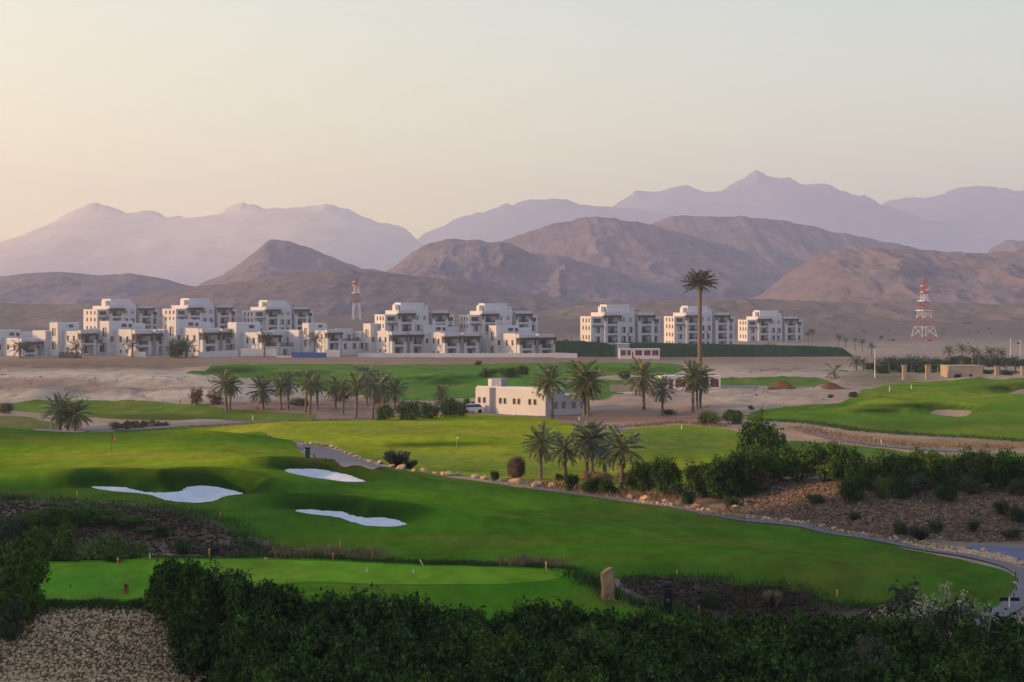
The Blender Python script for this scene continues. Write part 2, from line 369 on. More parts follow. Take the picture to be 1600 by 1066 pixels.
# swales and shallow ridges on the far fairways
def swale(px, py, half, amp, w):
    c = cast([px - half, px + half], [py, py]); (x0, y0), (x1, y1) = c[0, :2], c[1, :2]
    poly = np.array([(x0, y0), (x1, y1)]); s = win(np.array([(x0, y0 - w * 3), (x1, y1 + w * 3)]), w * 3)
    x, y = XX[s], YY[s]; t = np.clip((x - x0) / (x1 - x0 + 1e-9), -.3, 1.3); yc = y0 + (y1 - y0) * t
    e = np.sin(np.clip((t + .15) / 1.3, 0, 1) * math.pi)
    Z[s] += amp * e * (np.exp(-((y - yc - w * .8) / w) ** 2) - .6 * np.exp(-((y - yc + w * .8) / w) ** 2))
SWALES = [(690, 694, 80, .8, 5), (355, 579, 55, 1.6, 9), (462, 584, 38, 1.3, 9), (685, 592, 50, 1.5, 8), (690, 598, 40, 1.0, 6), (1385, 636, 45, .6, 7), (1440, 633, 60, .6, 6), (1010, 575, 50, 1.0, 9)]
for q in SWALES: swale(*q)
# unevenness
PYY = HY + F * (HC - Z) / YY; PXX = 800 + F * UU
rough_w = sstep(220, 260, YY) * sstep(640, 560, YY)
Z += fbm(XX / 9, YY / 9, 4, 3) * (.10 + .75 * rough_w * sstep(455, 400, YY))
far_w = sstep(600, 900, YY)
Z += far_w * (fbm(XX / 160, YY / 160, 5, 5) * 4 + fbm(XX / 40, YY / 40, 4, 8) * 1.2)

# soil colours of the open ground, with sunlight painted on the dune crest
def patch_cols(base, patches, px, py):
    c = np.empty(px.shape + (3,)); c[:] = base
    for qx, qy, rx, ry, col, s in patches:
        k = s * np.exp(-(((px - qx) / rx) ** 2 + ((py - qy) / ry) ** 2) ** 1.5)
        c = c * (1 - k[..., None]) + np.array(col) * k[..., None]
    return c
PINK, PALE, BROWN, DARK, REDD, OLIVE = (.27, .19, .15), (.35, .295, .235), (.20, .14, .105), (.065, .045, .036), (.26, .14, .09), (.10, .10, .045)
SOIL = [(200, 605, 420, 28, PALE, .7), (230, 618, 160, 9, (.37, .31, .26), .9), (230, 608, 140, 2.5, BROWN, .8), (60, 598, 120, 10, BROWN, .5), (700, 564, 1000, 9, (.20, .135, .095), .92), (150, 568, 160, 8, (.19, .12, .07), .8), (420, 636, 130, 12, (.15, .10, .08), .95), (560, 638, 100, 22, (.17, .12, .095), .9),
        (1050, 640, 220, 22, PINK, .9), (1000, 652, 170, 9, (.20, .105, .07), .85), (1150, 625, 90, 12, PALE, .5), (1180, 585, 160, 14, PALE, .7), (1240, 578, 60, 5, BROWN, .7), (1380, 590, 70, 14, OLIVE, .8), (1300, 690, 160, 18, (.30, .20, .13), .9), (1480, 694, 220, 9, (.17, .125, .055), .85),
        (150, 825, 330, 45, (.060, .043, .026), .97), (380, 860, 110, 14, (.060, .043, .026), .97), (1350, 800, 420, 70, (.105, .070, .050), .95), (1120, 790, 80, 16, (.25, .165, .11), .9), (1460, 862, 150, 8, (.30, .215, .16), .9), (1190, 938, 300, 36, (.045, .030, .022), 1.0), (150, 570, 240, 7, (.15, .10, .068), .95), (220, 588, 230, 6, (.42, .35, .28), .9), (60, 604, 110, 11, (.21, .155, .115), .85), (1215, 578, 70, 5, (.20, .15, .125), .8),
        (700, 1010, 900, 90, (.03, .03, .018), .9), (150, 1010, 280, 70, (.16, .125, .085), .95), (170, 952, 150, 8, (.045, .05, .02), .9), (250, 650, 160, 10, (.28, .2, .15), .7), (40, 660, 70, 14, (.22, .18, .09), .7), (600, 878, 500, 8, (.06, .06, .03), .8)]
gc = patch_cols((.265, .21, .165), SOIL, PXX, PYY)
kf = sstep(540, 720, YY)[..., None]
gc = gc * (1 - kf) + np.array((.125, .102, .102)) * kf
gc *= (1 + .18 * fbm(XX / 6, YY / 6, 4, 31) + .14 * fbm(XX / 40, YY / 40, 3, 41))[..., None]
nR, nC = Z.shape
idx = np.arange(nR * nC).reshape(nR, nC)
QUADS = np.stack([idx[:-1, :-1], idx[:-1, 1:], idx[1:, 1:], idx[1:, :-1]], -1)
GV = np.stack([XX, YY, Z], -1)
def set_col(me, c):
    a = me.color_attributes.new('col', 'FLOAT_COLOR', 'POINT')
    a.data.foreach_set('color', np.concatenate([c, np.ones((len(c), 1))], 1).astype(np.float32).ravel())
tri = np.concatenate([QUADS[..., (0, 1, 2)].reshape(-1, 3), QUADS[..., (0, 2, 3)].reshape(-1, 3)])
gm = mesh_np('ground', GV.reshape(-1, 3), tri, True); set_col(gm, gc.reshape(-1, 3))
tag(link('ground', gm, mat=M['ground']), 'open ground of tan sand and dry soil around the golf course', 'ground', kind='structure')

def sheet(name, poly, material, off, label, cat, jitter=.0, jscale=2.0, colfn=None, d_fn=None):
    """a ground covering cut out of the terrain's own triangles, lying `off` above it"""
    s = win(poly, 3); x, y, z = XX[s], YY[s], Z[s]
    d = sdf(poly, x, y)
    if jitter: d = d + jitter * fbm(x / jscale, y / jscale, 3, 77)
    v = np.stack([x, y, z + off], -1).reshape(-1, 3); df = d.ravel()
    nr_, nc_ = d.shape; ii = np.arange(nr_ * nc_).reshape(nr_, nc_)
    T = np.concatenate([np.stack([ii[:-1, :-1], ii[:-1, 1:], ii[1:, 1:]], -1).reshape(-1, 3), np.stack([ii[:-1, :-1], ii[1:, 1:], ii[1:, :-1]], -1).reshape(-1, 3)])
    neg = (df[T] < 0); cnt = neg.sum(1)
    full = T[cnt == 3]; V = list(map(tuple, v)); extra = {}; Fs = full.tolist()
    def cut(a, b):
        k = (a, b) if a < b else (b, a)
        if k not in extra:
            t = df[k[0]] / (df[k[0]] - df[k[1]]); extra[k] = len(V); V.append(tuple(v[k[0]] + (v[k[1]] - v[k[0]]) * t))
        return extra[k]
    for t in T[(cnt == 1) | (cnt == 2)].tolist():
        o = []
        for i in range(3):
            a, b = t[i], t[(i + 1) % 3]
            if df[a] < 0: o.append(a)
            if (df[a] < 0) != (df[b] < 0): o.append(cut(a, b))
        Fs.append(o[:3])
        if len(o) == 4: Fs.append([o[0], o[2], o[3]])
    if not Fs: return None
    V = np.array(V); Fa = np.array(Fs)
    used = np.unique(Fa); rem = np.full(len(V), -1); rem[used] = np.arange(len(used))
    V = V[used]; me = mesh_np(name, V, rem[Fa], True)
    if colfn is not None:
        px = 800 + F * V[:, 0] / V[:, 1]; py = HY + F * (HC - V[:, 2]) / V[:, 1]; set_col(me, colfn(px, py, V))
    o = link(name, me, mat=material); tag(o, label, cat, kind='structure'); return o
LUSH, MID, YEL, DK, FAR = (.043, .108, .010), (.072, .125, .014), (.200, .255, .010), (.014, .042, .004), (.066, .165, .022)  # DK carries painted swale and lip shade, YEL the glow of low sun
FACES = []
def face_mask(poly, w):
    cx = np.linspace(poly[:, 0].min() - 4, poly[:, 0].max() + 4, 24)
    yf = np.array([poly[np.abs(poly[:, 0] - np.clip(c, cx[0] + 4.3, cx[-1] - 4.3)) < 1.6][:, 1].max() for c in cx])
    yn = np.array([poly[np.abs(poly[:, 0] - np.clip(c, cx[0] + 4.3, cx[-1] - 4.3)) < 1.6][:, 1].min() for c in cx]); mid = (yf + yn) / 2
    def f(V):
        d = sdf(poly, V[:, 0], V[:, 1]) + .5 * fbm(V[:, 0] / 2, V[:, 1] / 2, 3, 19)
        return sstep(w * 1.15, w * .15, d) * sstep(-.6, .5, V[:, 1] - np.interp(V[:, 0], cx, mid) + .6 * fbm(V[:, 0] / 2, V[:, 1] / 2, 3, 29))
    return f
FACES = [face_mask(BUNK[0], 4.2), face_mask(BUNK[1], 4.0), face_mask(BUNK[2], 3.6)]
def gcol(base, patches, faces=False):
    def fn(px, py, V):
        c = patch_cols(base, patches, px, py)
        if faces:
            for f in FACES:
                k = .84 * f(V)[:, None]; c = c * (1 - k) + np.array((.011, .036, .004)) * k  # bunker faces darkened: longer grass, with lip shade painted in
        n1 = fbm(V[:, 0] / 5, V[:, 1] / 9, 4, 51); n2 = fbm(V[:, 0] / 1.2, V[:, 1] / 2.5, 3, 61); n3 = fbm(V[:, 0] / 14, V[:, 1] / 4, 3, 71)
        n4 = fbm(V[:, 0] / .7, V[:, 1] / 1.1, 3, 81)
        c = c * (1 + .20 * n1 + .17 * n2 + .20 * n4 * (V[:, 1] < 200))[:, None]
        k = np.clip(n3 - .02, 0, 1)[:, None] * .75
        return c * (1 - k) + np.array((.125, .10, .020)) * k * (c.mean(1)[:, None] / .06)
    return fn
MAINP = [(-260, 655), (0, 662), (60, 668), (120, 676), (180, 673), (240, 669), (300, 665), (360, 669), (420, 678), (462, 694), (470, 706), (530, 722), (600, 731), (700, 746), (800, 760), (900, 773), (1000, 787.5), (1100, 804), (1200, 820), (1300, 836), (1400, 854), (1490, 873), (1550, 886), (1578, 896), (1590, 908), (1586, 926), (1570, 944), (1540, 962), (1500, 968), (1420, 956), (1370, 945), (1250, 922), (1130, 907), (1060, 903), (960, 905), (900, 892), (860, 886), (700, 881), (560, 871), (470, 863), (430, 853), (400, 838), (350, 820), (300, 800), (240, 790), (150, 783), (60, 780), (0, 773), (-100, 768), (-260, 770)]
def plan_main():
    p = cast(*np.array(MAINP, float).T); return smooth_poly(p[:, :2], 3)
main_poly = plan_main()
# keep the crest hidden edge a little beyond the crest
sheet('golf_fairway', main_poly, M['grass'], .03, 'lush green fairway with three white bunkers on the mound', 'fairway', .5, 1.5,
      gcol(LUSH, [(230, 715, 330, 26, (.18, .255, .010), .9), (330, 668, 90, 12, (.17, .23, .010), .8), (150, 742, 500, 14, (.11, .19, .010), .5), (240, 748, 150, 13, DK, .85), (330, 757, 70, 9, DK, .7), (515, 727, 90, 8, DK, .85), (560, 738, 40, 8, DK, .5), (530, 792, 90, 9, DK, .85), (590, 801, 50, 7, DK, .8), (700, 800, 160, 30, (.075, .18, .008), .7), (800, 850, 420, 34, (.075, .165, .008), .6), (620, 775, 120, 12, (.085, .185, .008), .6), (1330, 890, 180, 11, (.10, .115, .014), .6), (1130, 875, 260, 8, (.095, .12, .014), .45), (1100, 905, 300, 10, (.065, .13, .010), .5)], True))  # yellow crest patches have sunlight painted in, DK bands shade and longer grass
SECP = [(290, 668), (420, 661), (560, 654), (640, 651), (740, 647), (800, 651), (860, 655), (915, 667), (960, 671), (1010, 668), (1065, 664), (1140, 672), (1170, 684), (1190, 715), (1150, 750), (1080, 765), (1000, 772), (950, 765), (850, 754), (760, 746), (650, 737), (600, 725), (560, 714), (520, 700), (478, 694), (430, 684), (380, 676)]
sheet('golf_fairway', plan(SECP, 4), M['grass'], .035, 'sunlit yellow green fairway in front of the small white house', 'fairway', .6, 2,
      gcol(YEL, [(690, 694, 85, 3.6, (.025, .055, .006), .92), (640, 697, 40, 2.5, (.03, .06, .006), .8), (960, 700, 160, 26, (.085, .15, .026), .7), (1080, 690, 120, 24, (.07, .13, .025), .8), (640, 722, 200, 16, (.12, .17, .03), .7), (560, 672, 200, 10, (.17, .20, .03), .6), (830, 735, 140, 14, (.10, .15, .026), .7)]))  # thin dark bands are swale shade put into the grass colour
URP = [(1168, 656), (1175, 645), (1250, 634), (1320, 626), (1345, 612), (1385, 602), (1440, 597), (1500, 593), (1600, 591), (1760, 592), (1760, 690), (1600, 690), (1500, 682), (1400, 677), (1330, 671), (1270, 661), (1220, 657)]
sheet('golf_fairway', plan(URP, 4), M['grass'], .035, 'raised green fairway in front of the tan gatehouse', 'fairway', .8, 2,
      gcol((.080, .165, .014), [(1300, 660, 150, 12, (.06, .11, .02), .6), (1500, 665, 200, 12, (.05, .10, .018), .6), (1500, 620, 200, 10, (.13, .21, .016), .6), (1470, 629, 110, 3, (.17, .24, .02), .7), (1560, 672, 90, 8, (.13, .18, .02), .6), (1372, 642, 42, 4, DK, .95), (1430, 634, 75, 4.5, DK, .95), (1490, 638, 50, 3.5, DK, .9), (1580, 606, 50, 6, DK, .95)]))  # DK hollows: shade of the dips painted into the grass
RSP = [(1225, 690), (1300, 694), (1380, 702), (1440, 709), (1520, 710), (1700, 708), (1700, 730), (1500, 735), (1300, 730), (1210, 722)]
sheet('golf_fairway', plan(RSP, 4), M['grass'], .035, 'strip of bright grass just behind the long bushy bank', 'fairway', .5, 2,
      gcol((.06, .12, .022), [(1520, 713, 160, 7, (.13, .20, .03), .8)]))
FARP = [(292, 582), (330, 573), (400, 570), (480, 569), (700, 570), (860, 567), (1000, 567), (1062, 570), (1068, 578), (1040, 586), (960, 586), (900, 590), (860, 600), (800, 612), (740, 622), (680, 626), (600, 622), (480, 605), (430, 597), (400, 592), (340, 588)]
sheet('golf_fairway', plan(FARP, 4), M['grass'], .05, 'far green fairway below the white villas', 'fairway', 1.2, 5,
      gcol(FAR, [(560, 575, 260, 5, (.075, .14, .035), .6), (1010, 578, 60, 4, DK, .5), (650, 610, 160, 10, (.08, .15, .035), .6), (355, 579, 58, 5, DK, .97), (462, 585, 44, 4.5, DK, .95), (682, 591, 58, 3.6, DK, .97), (692, 598, 44, 3.2, DK, .95)]))  # DK patches come last: shade of the far swales painted on
LEP = [(-60, 634), (20, 630), (100, 626), (200, 625), (300, 632), (370, 640), (430, 645), (488, 648), (480, 655), (380, 658), (330, 655), (250, 657), (180, 655), (100, 648), (20, 641), (-60, 642)]
sheet('golf_green', plan(LEP, 4), M['grass'], .05, 'narrow golf green below the tan sand dune', 'golf green', .6, 3,
      gcol((.095, .155, .024), [(250, 652, 120, 5, (.03, .07, .015), .7), (400, 645, 60, 4, (.05, .10, .02), .6)]))
sheet('golf_fairway', plan([(1105, 591), (1180, 590), (1285, 592), (1285, 601), (1200, 603), (1105, 601)], 4), M['grass'], .05, 'thin strip of grass behind the red soil heap', 'fairway', .8, 3, gcol((.08, .14, .028), []))
sheet('golf_fairway', plan([(800, 612), (900, 592), (960, 594), (1000, 600), (950, 622), (860, 625)], 4), M['grass'], .05, 'patch of grass behind the white house and palms', 'fairway', .8, 3, gcol((.07, .13, .03), []))
sheet('rough_verge', plan([(-100, 664), (10, 650), (60, 656), (90, 670), (60, 672), (0, 667), (-100, 668)], 4), M['grass'], .05, 'pale rough verge above the fairway crest', 'grass verge', .8, 2, gcol((.12, .13, .05), []))
# the tee
teebig = plan([(-300, 947), (40, 946), (210, 950), (262, 962), (330, 985), (400, 1035), (600, 1045), (800, 1045), (1000, 1020), (1125, 985), (1100, 962), (1040, 950), (1000, 944), (962, 930), (925, 908), (908, 894), (860, 886), (640, 879), (440, 869), (240, 868), (70, 876), (-300, 885)], 4)
sheet('tee_lawn', teebig, M['grass'], .03, 'green apron falling away from the raised tee', 'lawn', .25, 1, gcol((.050, .150, .008), [(700, 900, 300, 12, (.07, .18, .010), .5), (980, 935, 60, 20, (.07, .12, .012), .6)]))
teetop = smooth_poly(np.array([((px - 800) / F * YZ(py, 3), YZ(py, 3)) for px, py in [(-300, 936), (45, 936), (205, 936), (330, 925), (480, 910), (560, 912), (640, 914), (760, 912), (850, 907), (880, 901), (870, 894), (800, 890), (640, 885), (440, 876), (240, 876), (75, 884), (-300, 892)]]), 4)
sheet('tee_surface', teetop, M['grass'], .05, 'flat close mown tee in the foreground', 'golf tee', .06, 1, gcol((.110, .235, .016), [(150, 915, 140, 25, (.060, .20, .016), .8), (700, 900, 260, 12, (.14, .245, .016), .6)]))
for b, lab in zip(BUNK[:3], ('white sand bunker with a long thin left tail', 'oval white sand bunker nearest the cart path bend', 'curved white sand bunker lowest on the fairway')):
    sheet('sand_bunker', b, M['sand'], .07, lab, 'bunker', .22, .45)
for b, lab in zip(BUNK[3:], ('small tan bunker in the raised green fairway', 'tan bunker cut by the right edge of the photo')):
    sheet('sand_bunker', b, M['tansand'], .08, lab, 'bunker', .2, 2)

def ribbon(name, pts, wid, material, off, label, cat, ymin=45):
    """a path of real width along a line of ground points"""
    c = cast(*np.array(pts, float).T, ymin=ymin)[:, :2]; c = np.array(c); L = []
    n = len(c)
    for i in range(n - 1):
        a, b, d, e = c[max(i - 1, 0)], c[i], c[i + 1], c[min(i + 2, n - 1)]
        for k in range(6):
            t = k / 6; L.append(.5 * (2 * b + (d - a) * t + (2 * a - 5 * b + 4 * d - e) * t * t + (3 * b - a - 3 * d + e) * t ** 3))
    L.append(c[-1]); L = np.array(L); T = np.gradient(L, axis=0); T /= np.linalg.norm(T, axis=1)[:, None] + 1e-9
    N = np.stack([-T[:, 1], T[:, 0]], 1)
    poly = np.concatenate([L + N * wid / 2, (L - N * wid / 2)[::-1]])
    return sheet(name, poly, material, off, label, cat)
ribbon('cart_path', [(830, 763.5), (900, 772), (1000, 786.5), (1100, 801), (1200, 816), (1300, 831.5), (1400, 849), (1500, 868), (1560, 881), (1597, 896), (1606, 915), (1592, 938), (1560, 960), (1500, 985)], 1.3, M['path'], .09, 'narrow concrete cart path curving round the near fairway', 'path')
sheet('cart_path', plan([(462, 699), (478, 696), (500, 699), (530, 707), (560, 718), (590, 727), (605, 731), (590, 733), (560, 728), (520, 719), (485, 709)], 4), M['path'], .09, 'grey cart path dipping behind the rise beside the close packed boulders', 'path')
ribbon('cart_path', [(900, 655), (930, 664), (960, 672), (985, 676)], 2.4, M['path'], .09, 'short grey path end by the palms near the white house', 'path')
ribbon('cart_path', [(1255, 672), (1290, 682), (1340, 691), (1400, 699), (1470, 704), (1520, 707)], 2.2, M['path'], .09, 'thin path skirting the brown earth beyond the bushy bank', 'path')
ribbon('service_track', [(90, 676), (150, 672), (220, 669), (300, 664), (400, 660), (520, 657), (580, 654)], 6, M['path'], .09, 'grey gravel track behind the fairway crest', 'track')
sheet('service_road', plan([(1508, 855), (1540, 853), (1600, 858), (1700, 862), (1700, 890), (1640, 884), (1600, 877), (1560, 868), (1530, 861)], 4), M['road'], .06, 'bluish asphalt road at the foot of the stony bank', 'road')

# ------------------------------------------------------------------ hills and mountains
def hill(name, pts, Yr, front, back, material, label, cat, seed, amp=.16, p=1.25, col=(.27, .19, .145), col2=(.16, .115, .10), step=3.0, rows=70, foot=-4, freq=1.0, warp=0.0, pale=None, soft=.5, swin=45):
    pts = np.array(pts, float); xs = (pts[:, 0] - 800) / F * Yr; zs = HC - (pts[:, 1] - HY) / F * Yr
    x = np.arange(xs[0], xs[-1], step * Yr / F)
    zr = np.interp(x, xs, zs)
    k = np.array([.25, .5, .25])
    for _ in range(2): zr = np.convolve(np.pad(zr, 1, 'edge'), k, 'valid')
    zr = zr + zr.max() * .022 * fbm(x / (18 * Yr / F), x * 0 + seed, 5, seed + 3, .6) * np.clip(zr / zr.max(), 0, 1)
    t = np.concatenate([-(np.linspace(1, 0, rows) ** 1.3), np.linspace(0, 1, 14)[1:]])
    Xg, Tg = np.meshgrid(x, t); Yg = Yr + np.where(Tg < 0, Tg * front, Tg * back)
    Yg = Yg + warp * front * fbm(Xg / (front * .9), Tg * 0 + 3, 3, seed + 9) * (1 - np.abs(Tg)) * .5
    hmax = zr.max(); wk = int(swin / step); kz = np.hanning(2 * wk + 3)[1:-1]; kz /= kz.sum()
    zs_ = np.convolve(np.pad(zr, wk, 'edge'), kz, 'valid'); kt = sstep(0, soft, np.abs(Tg)); H = zr[None] * (1 - kt) + zs_[None] * kt
    Zg = foot + (H - foot) * (1 - np.abs(Tg)) ** p
    s = 1.0 * freq / (front * .28)
    body = np.sin(np.clip(np.abs(Tg), 0, 1) * math.pi) ** .7 + .04
    rg = ridged(Xg * s + .35 * fbm(Xg * s * 2, Yg * s, 3, seed), Yg * s * .55, 6, seed, .55)
    Zg = Zg + (hmax * amp) * body * (rg - .25) * np.clip((H - foot) / (hmax + 1), .15, 1)
    Zg += hmax * .012 * fbm(Xg * s * 7, Yg * s * 7, 3, seed + 4) * (np.abs(Tg) < .995)
    V = np.stack([Xg, Yg, Zg], -1); nR_, nC_ = Xg.shape; ii = np.arange(nR_ * nC_).reshape(nR_, nC_)
    Q = np.stack([ii[:-1, :-1], ii[:-1, 1:], ii[1:, 1:], ii[1:, :-1]], -1).reshape(-1, 4)
    me = mesh_np(name, V.reshape(-1, 3), Q, True)
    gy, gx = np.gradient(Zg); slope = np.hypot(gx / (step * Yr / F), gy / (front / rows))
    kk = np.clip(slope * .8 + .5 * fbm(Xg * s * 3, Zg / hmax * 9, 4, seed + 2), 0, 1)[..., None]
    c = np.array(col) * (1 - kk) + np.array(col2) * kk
    if pale is not None:
        kp = sstep(.75, .1, (Zg - foot) / (hmax - foot))[..., None]; c = c * (1 - kp) + np.array(pale) * kp  # paler foot: a haze fade put into the rock colour
    c = c * (1 + .12 * fbm(Xg * s * 5, Yg * s * 5, 4, seed + 6))[..., None]
    set_col(me, c.reshape(-1, 3))
    return tag(link(name, me, mat=material), label, cat, kind='structure')
MC, MC2, MP = (.17, .18, .26), (.16, .17, .24), (.31, .29, .33)  # far rock tinted lilac to stand in for haze, MP paler for the foot
hill('mountain', [(-420, 420), (-260, 395), (-120, 400), (0, 382), (40, 368), (80, 348), (105, 331), (150, 315), (175, 325), (200, 333), (240, 330), (262, 341), (280, 338), (300, 344), (345, 334), (368, 316), (380, 315), (388, 323), (394, 318), (410, 327), (440, 326), (470, 323), (510, 319), (550, 329), (590, 346), (632, 356), (654, 377), (700, 400), (780, 440)], 6000, 1700, 900, M['mount'], 'pale mauve mountain ridge on the left behind the small peaked hill', 'mountain', 11, .016, 1.1, (.49, .42, .385), (.46, .40, .37), 2.5, 60, 10, .8, pale=MP, soft=.06, swin=130)  # brightness of the haze is put into this ridge's own colours
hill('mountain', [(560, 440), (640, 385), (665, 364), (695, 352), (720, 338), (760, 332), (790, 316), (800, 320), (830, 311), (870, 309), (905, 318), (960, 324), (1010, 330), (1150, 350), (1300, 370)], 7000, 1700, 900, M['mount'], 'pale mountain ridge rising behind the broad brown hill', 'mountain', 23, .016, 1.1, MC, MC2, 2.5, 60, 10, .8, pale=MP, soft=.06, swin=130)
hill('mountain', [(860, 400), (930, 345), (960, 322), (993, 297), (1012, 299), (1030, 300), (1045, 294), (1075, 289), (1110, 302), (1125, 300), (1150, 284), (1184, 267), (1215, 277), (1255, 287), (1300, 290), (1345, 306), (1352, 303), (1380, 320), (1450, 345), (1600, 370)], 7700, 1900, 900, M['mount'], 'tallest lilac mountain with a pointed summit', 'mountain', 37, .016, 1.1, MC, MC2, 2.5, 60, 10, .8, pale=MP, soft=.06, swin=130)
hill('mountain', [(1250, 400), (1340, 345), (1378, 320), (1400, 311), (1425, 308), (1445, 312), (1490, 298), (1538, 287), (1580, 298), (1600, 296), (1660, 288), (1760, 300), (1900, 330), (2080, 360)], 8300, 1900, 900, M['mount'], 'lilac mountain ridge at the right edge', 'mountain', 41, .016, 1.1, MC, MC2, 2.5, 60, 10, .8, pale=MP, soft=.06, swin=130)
HB, HB2 = (.180, .150, .182), (.142, .118, .148)  # hill rock colours have a mauve haze tint mixed in
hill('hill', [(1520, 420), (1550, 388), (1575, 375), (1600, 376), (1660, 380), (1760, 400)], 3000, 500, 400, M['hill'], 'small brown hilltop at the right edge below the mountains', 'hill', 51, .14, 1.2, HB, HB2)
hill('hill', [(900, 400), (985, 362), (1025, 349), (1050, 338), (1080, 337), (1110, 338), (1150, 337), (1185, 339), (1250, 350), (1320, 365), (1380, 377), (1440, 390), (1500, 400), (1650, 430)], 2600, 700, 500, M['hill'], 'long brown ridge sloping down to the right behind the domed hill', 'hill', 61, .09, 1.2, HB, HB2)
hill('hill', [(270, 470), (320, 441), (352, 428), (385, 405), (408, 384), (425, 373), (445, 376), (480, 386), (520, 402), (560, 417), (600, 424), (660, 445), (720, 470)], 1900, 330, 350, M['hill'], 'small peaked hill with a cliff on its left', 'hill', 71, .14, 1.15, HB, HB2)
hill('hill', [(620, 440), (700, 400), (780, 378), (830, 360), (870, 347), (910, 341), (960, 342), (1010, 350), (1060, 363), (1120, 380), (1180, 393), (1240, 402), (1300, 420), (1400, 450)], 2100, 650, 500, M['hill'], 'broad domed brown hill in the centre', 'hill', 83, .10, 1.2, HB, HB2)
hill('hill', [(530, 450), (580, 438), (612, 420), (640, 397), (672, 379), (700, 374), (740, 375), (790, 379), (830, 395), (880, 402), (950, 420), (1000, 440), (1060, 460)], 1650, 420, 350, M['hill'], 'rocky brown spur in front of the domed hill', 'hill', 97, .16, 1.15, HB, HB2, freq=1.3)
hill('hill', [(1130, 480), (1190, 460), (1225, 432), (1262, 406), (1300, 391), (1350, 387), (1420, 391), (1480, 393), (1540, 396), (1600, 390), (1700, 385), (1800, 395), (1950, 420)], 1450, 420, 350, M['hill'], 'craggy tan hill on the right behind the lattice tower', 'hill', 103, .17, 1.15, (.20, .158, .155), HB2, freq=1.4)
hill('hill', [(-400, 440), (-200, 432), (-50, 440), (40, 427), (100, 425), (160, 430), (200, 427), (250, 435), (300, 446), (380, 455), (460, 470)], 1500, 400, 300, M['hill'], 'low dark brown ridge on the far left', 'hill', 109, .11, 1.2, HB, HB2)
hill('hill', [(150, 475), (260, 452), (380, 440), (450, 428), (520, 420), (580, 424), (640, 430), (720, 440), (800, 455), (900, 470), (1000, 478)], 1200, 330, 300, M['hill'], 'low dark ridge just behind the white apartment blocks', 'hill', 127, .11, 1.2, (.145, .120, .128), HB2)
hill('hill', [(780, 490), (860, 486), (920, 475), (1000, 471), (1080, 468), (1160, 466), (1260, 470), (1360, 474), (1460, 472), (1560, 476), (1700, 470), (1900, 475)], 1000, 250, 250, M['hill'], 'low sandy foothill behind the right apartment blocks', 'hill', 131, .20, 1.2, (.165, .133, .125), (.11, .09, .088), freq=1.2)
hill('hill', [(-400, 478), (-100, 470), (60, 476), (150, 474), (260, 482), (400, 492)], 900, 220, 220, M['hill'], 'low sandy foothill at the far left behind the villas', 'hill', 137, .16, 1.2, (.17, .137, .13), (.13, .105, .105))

# the rise on the left, outside the frame, that keeps the evening sun off the foreground
gx_, gy_ = np.meshgrid(np.linspace(-470, -95, 60), np.linspace(-260, 190, 70))
gz_ = 92 * np.exp(-((gx_ + 270) / 95) ** 2) * sstep(130, 50, gy_ + .05 * gx_ + 14) * sstep(-260, -150, gy_) * (1 + .10 * fbm(gx_ / 60, gy_ / 60, 4, 91)) - 3
ii = np.arange(gz_.size).reshape(gz_.shape)
hm_ = mesh_np('hill', np.stack([gx_, gy_, gz_], -1).reshape(-1, 3), np.stack([ii[:-1, :-1], ii[:-1, 1:], ii[1:, 1:], ii[1:, :-1]], -1).reshape(-1, 4), True)
set_col(hm_, np.tile(np.array(HB), (gz_.size, 1))); tag(link('hill', hm_, mat=M['hill']), 'brown hill beside the viewpoint, outside the photo on the left', 'hill', kind='structure')

# ------------------------------------------------------------------ haze (one closed box of air)
HZ = MB().box(-6200, 6200, -120, 9900, -4, 830)
hm = bpy.data.materials.new('haze_air'); hm.use_nodes = True
hn, hl = hm.node_tree.nodes, hm.node_tree.links; hn.clear()
ho = hn.new('ShaderNodeOutputMaterial'); pv = hn.new('ShaderNodeVolumePrincipled')
pv.inputs['Color'].default_value = (.85, .83, .94, 1); pv.inputs['Density'].default_value = 1.75e-4; pv.inputs['Anisotropy'].default_value = 0.45
hl.new(pv.outputs[0], ho.inputs['Volume'])
tag(HZ.build('haze', hm), 'thin lilac dusk haze over the valley', 'haze', kind='stuff')

# ------------------------------------------------------------------ placing
ORD = 'first second third fourth fifth sixth seventh eighth ninth tenth eleventh twelfth thirteenth fourteenth fifteenth sixteenth seventeenth eighteenth nineteenth twentieth twenty-first twenty-second twenty-third twenty-fourth twenty-fifth twenty-sixth'.split()
def in_order(objs, fmt):
    for i, o_ in enumerate(sorted(objs, key=lambda q: q.location.x / q.location.y)): o_['label'] = fmt % ORD[i]
def spot(px, py): return tuple(cast([px], [py])[0])
def spotY(px, Y):
    x = (px - 800) / F * Y; return x, Y, float(height(x, Y))
def loc_of(px, py, Y): return spotY(px, Y) if Y else spot(px, py)
def use_mat(o, m):
    o.material_slots[0].link = 'OBJECT'; o.material_slots[0].material = m

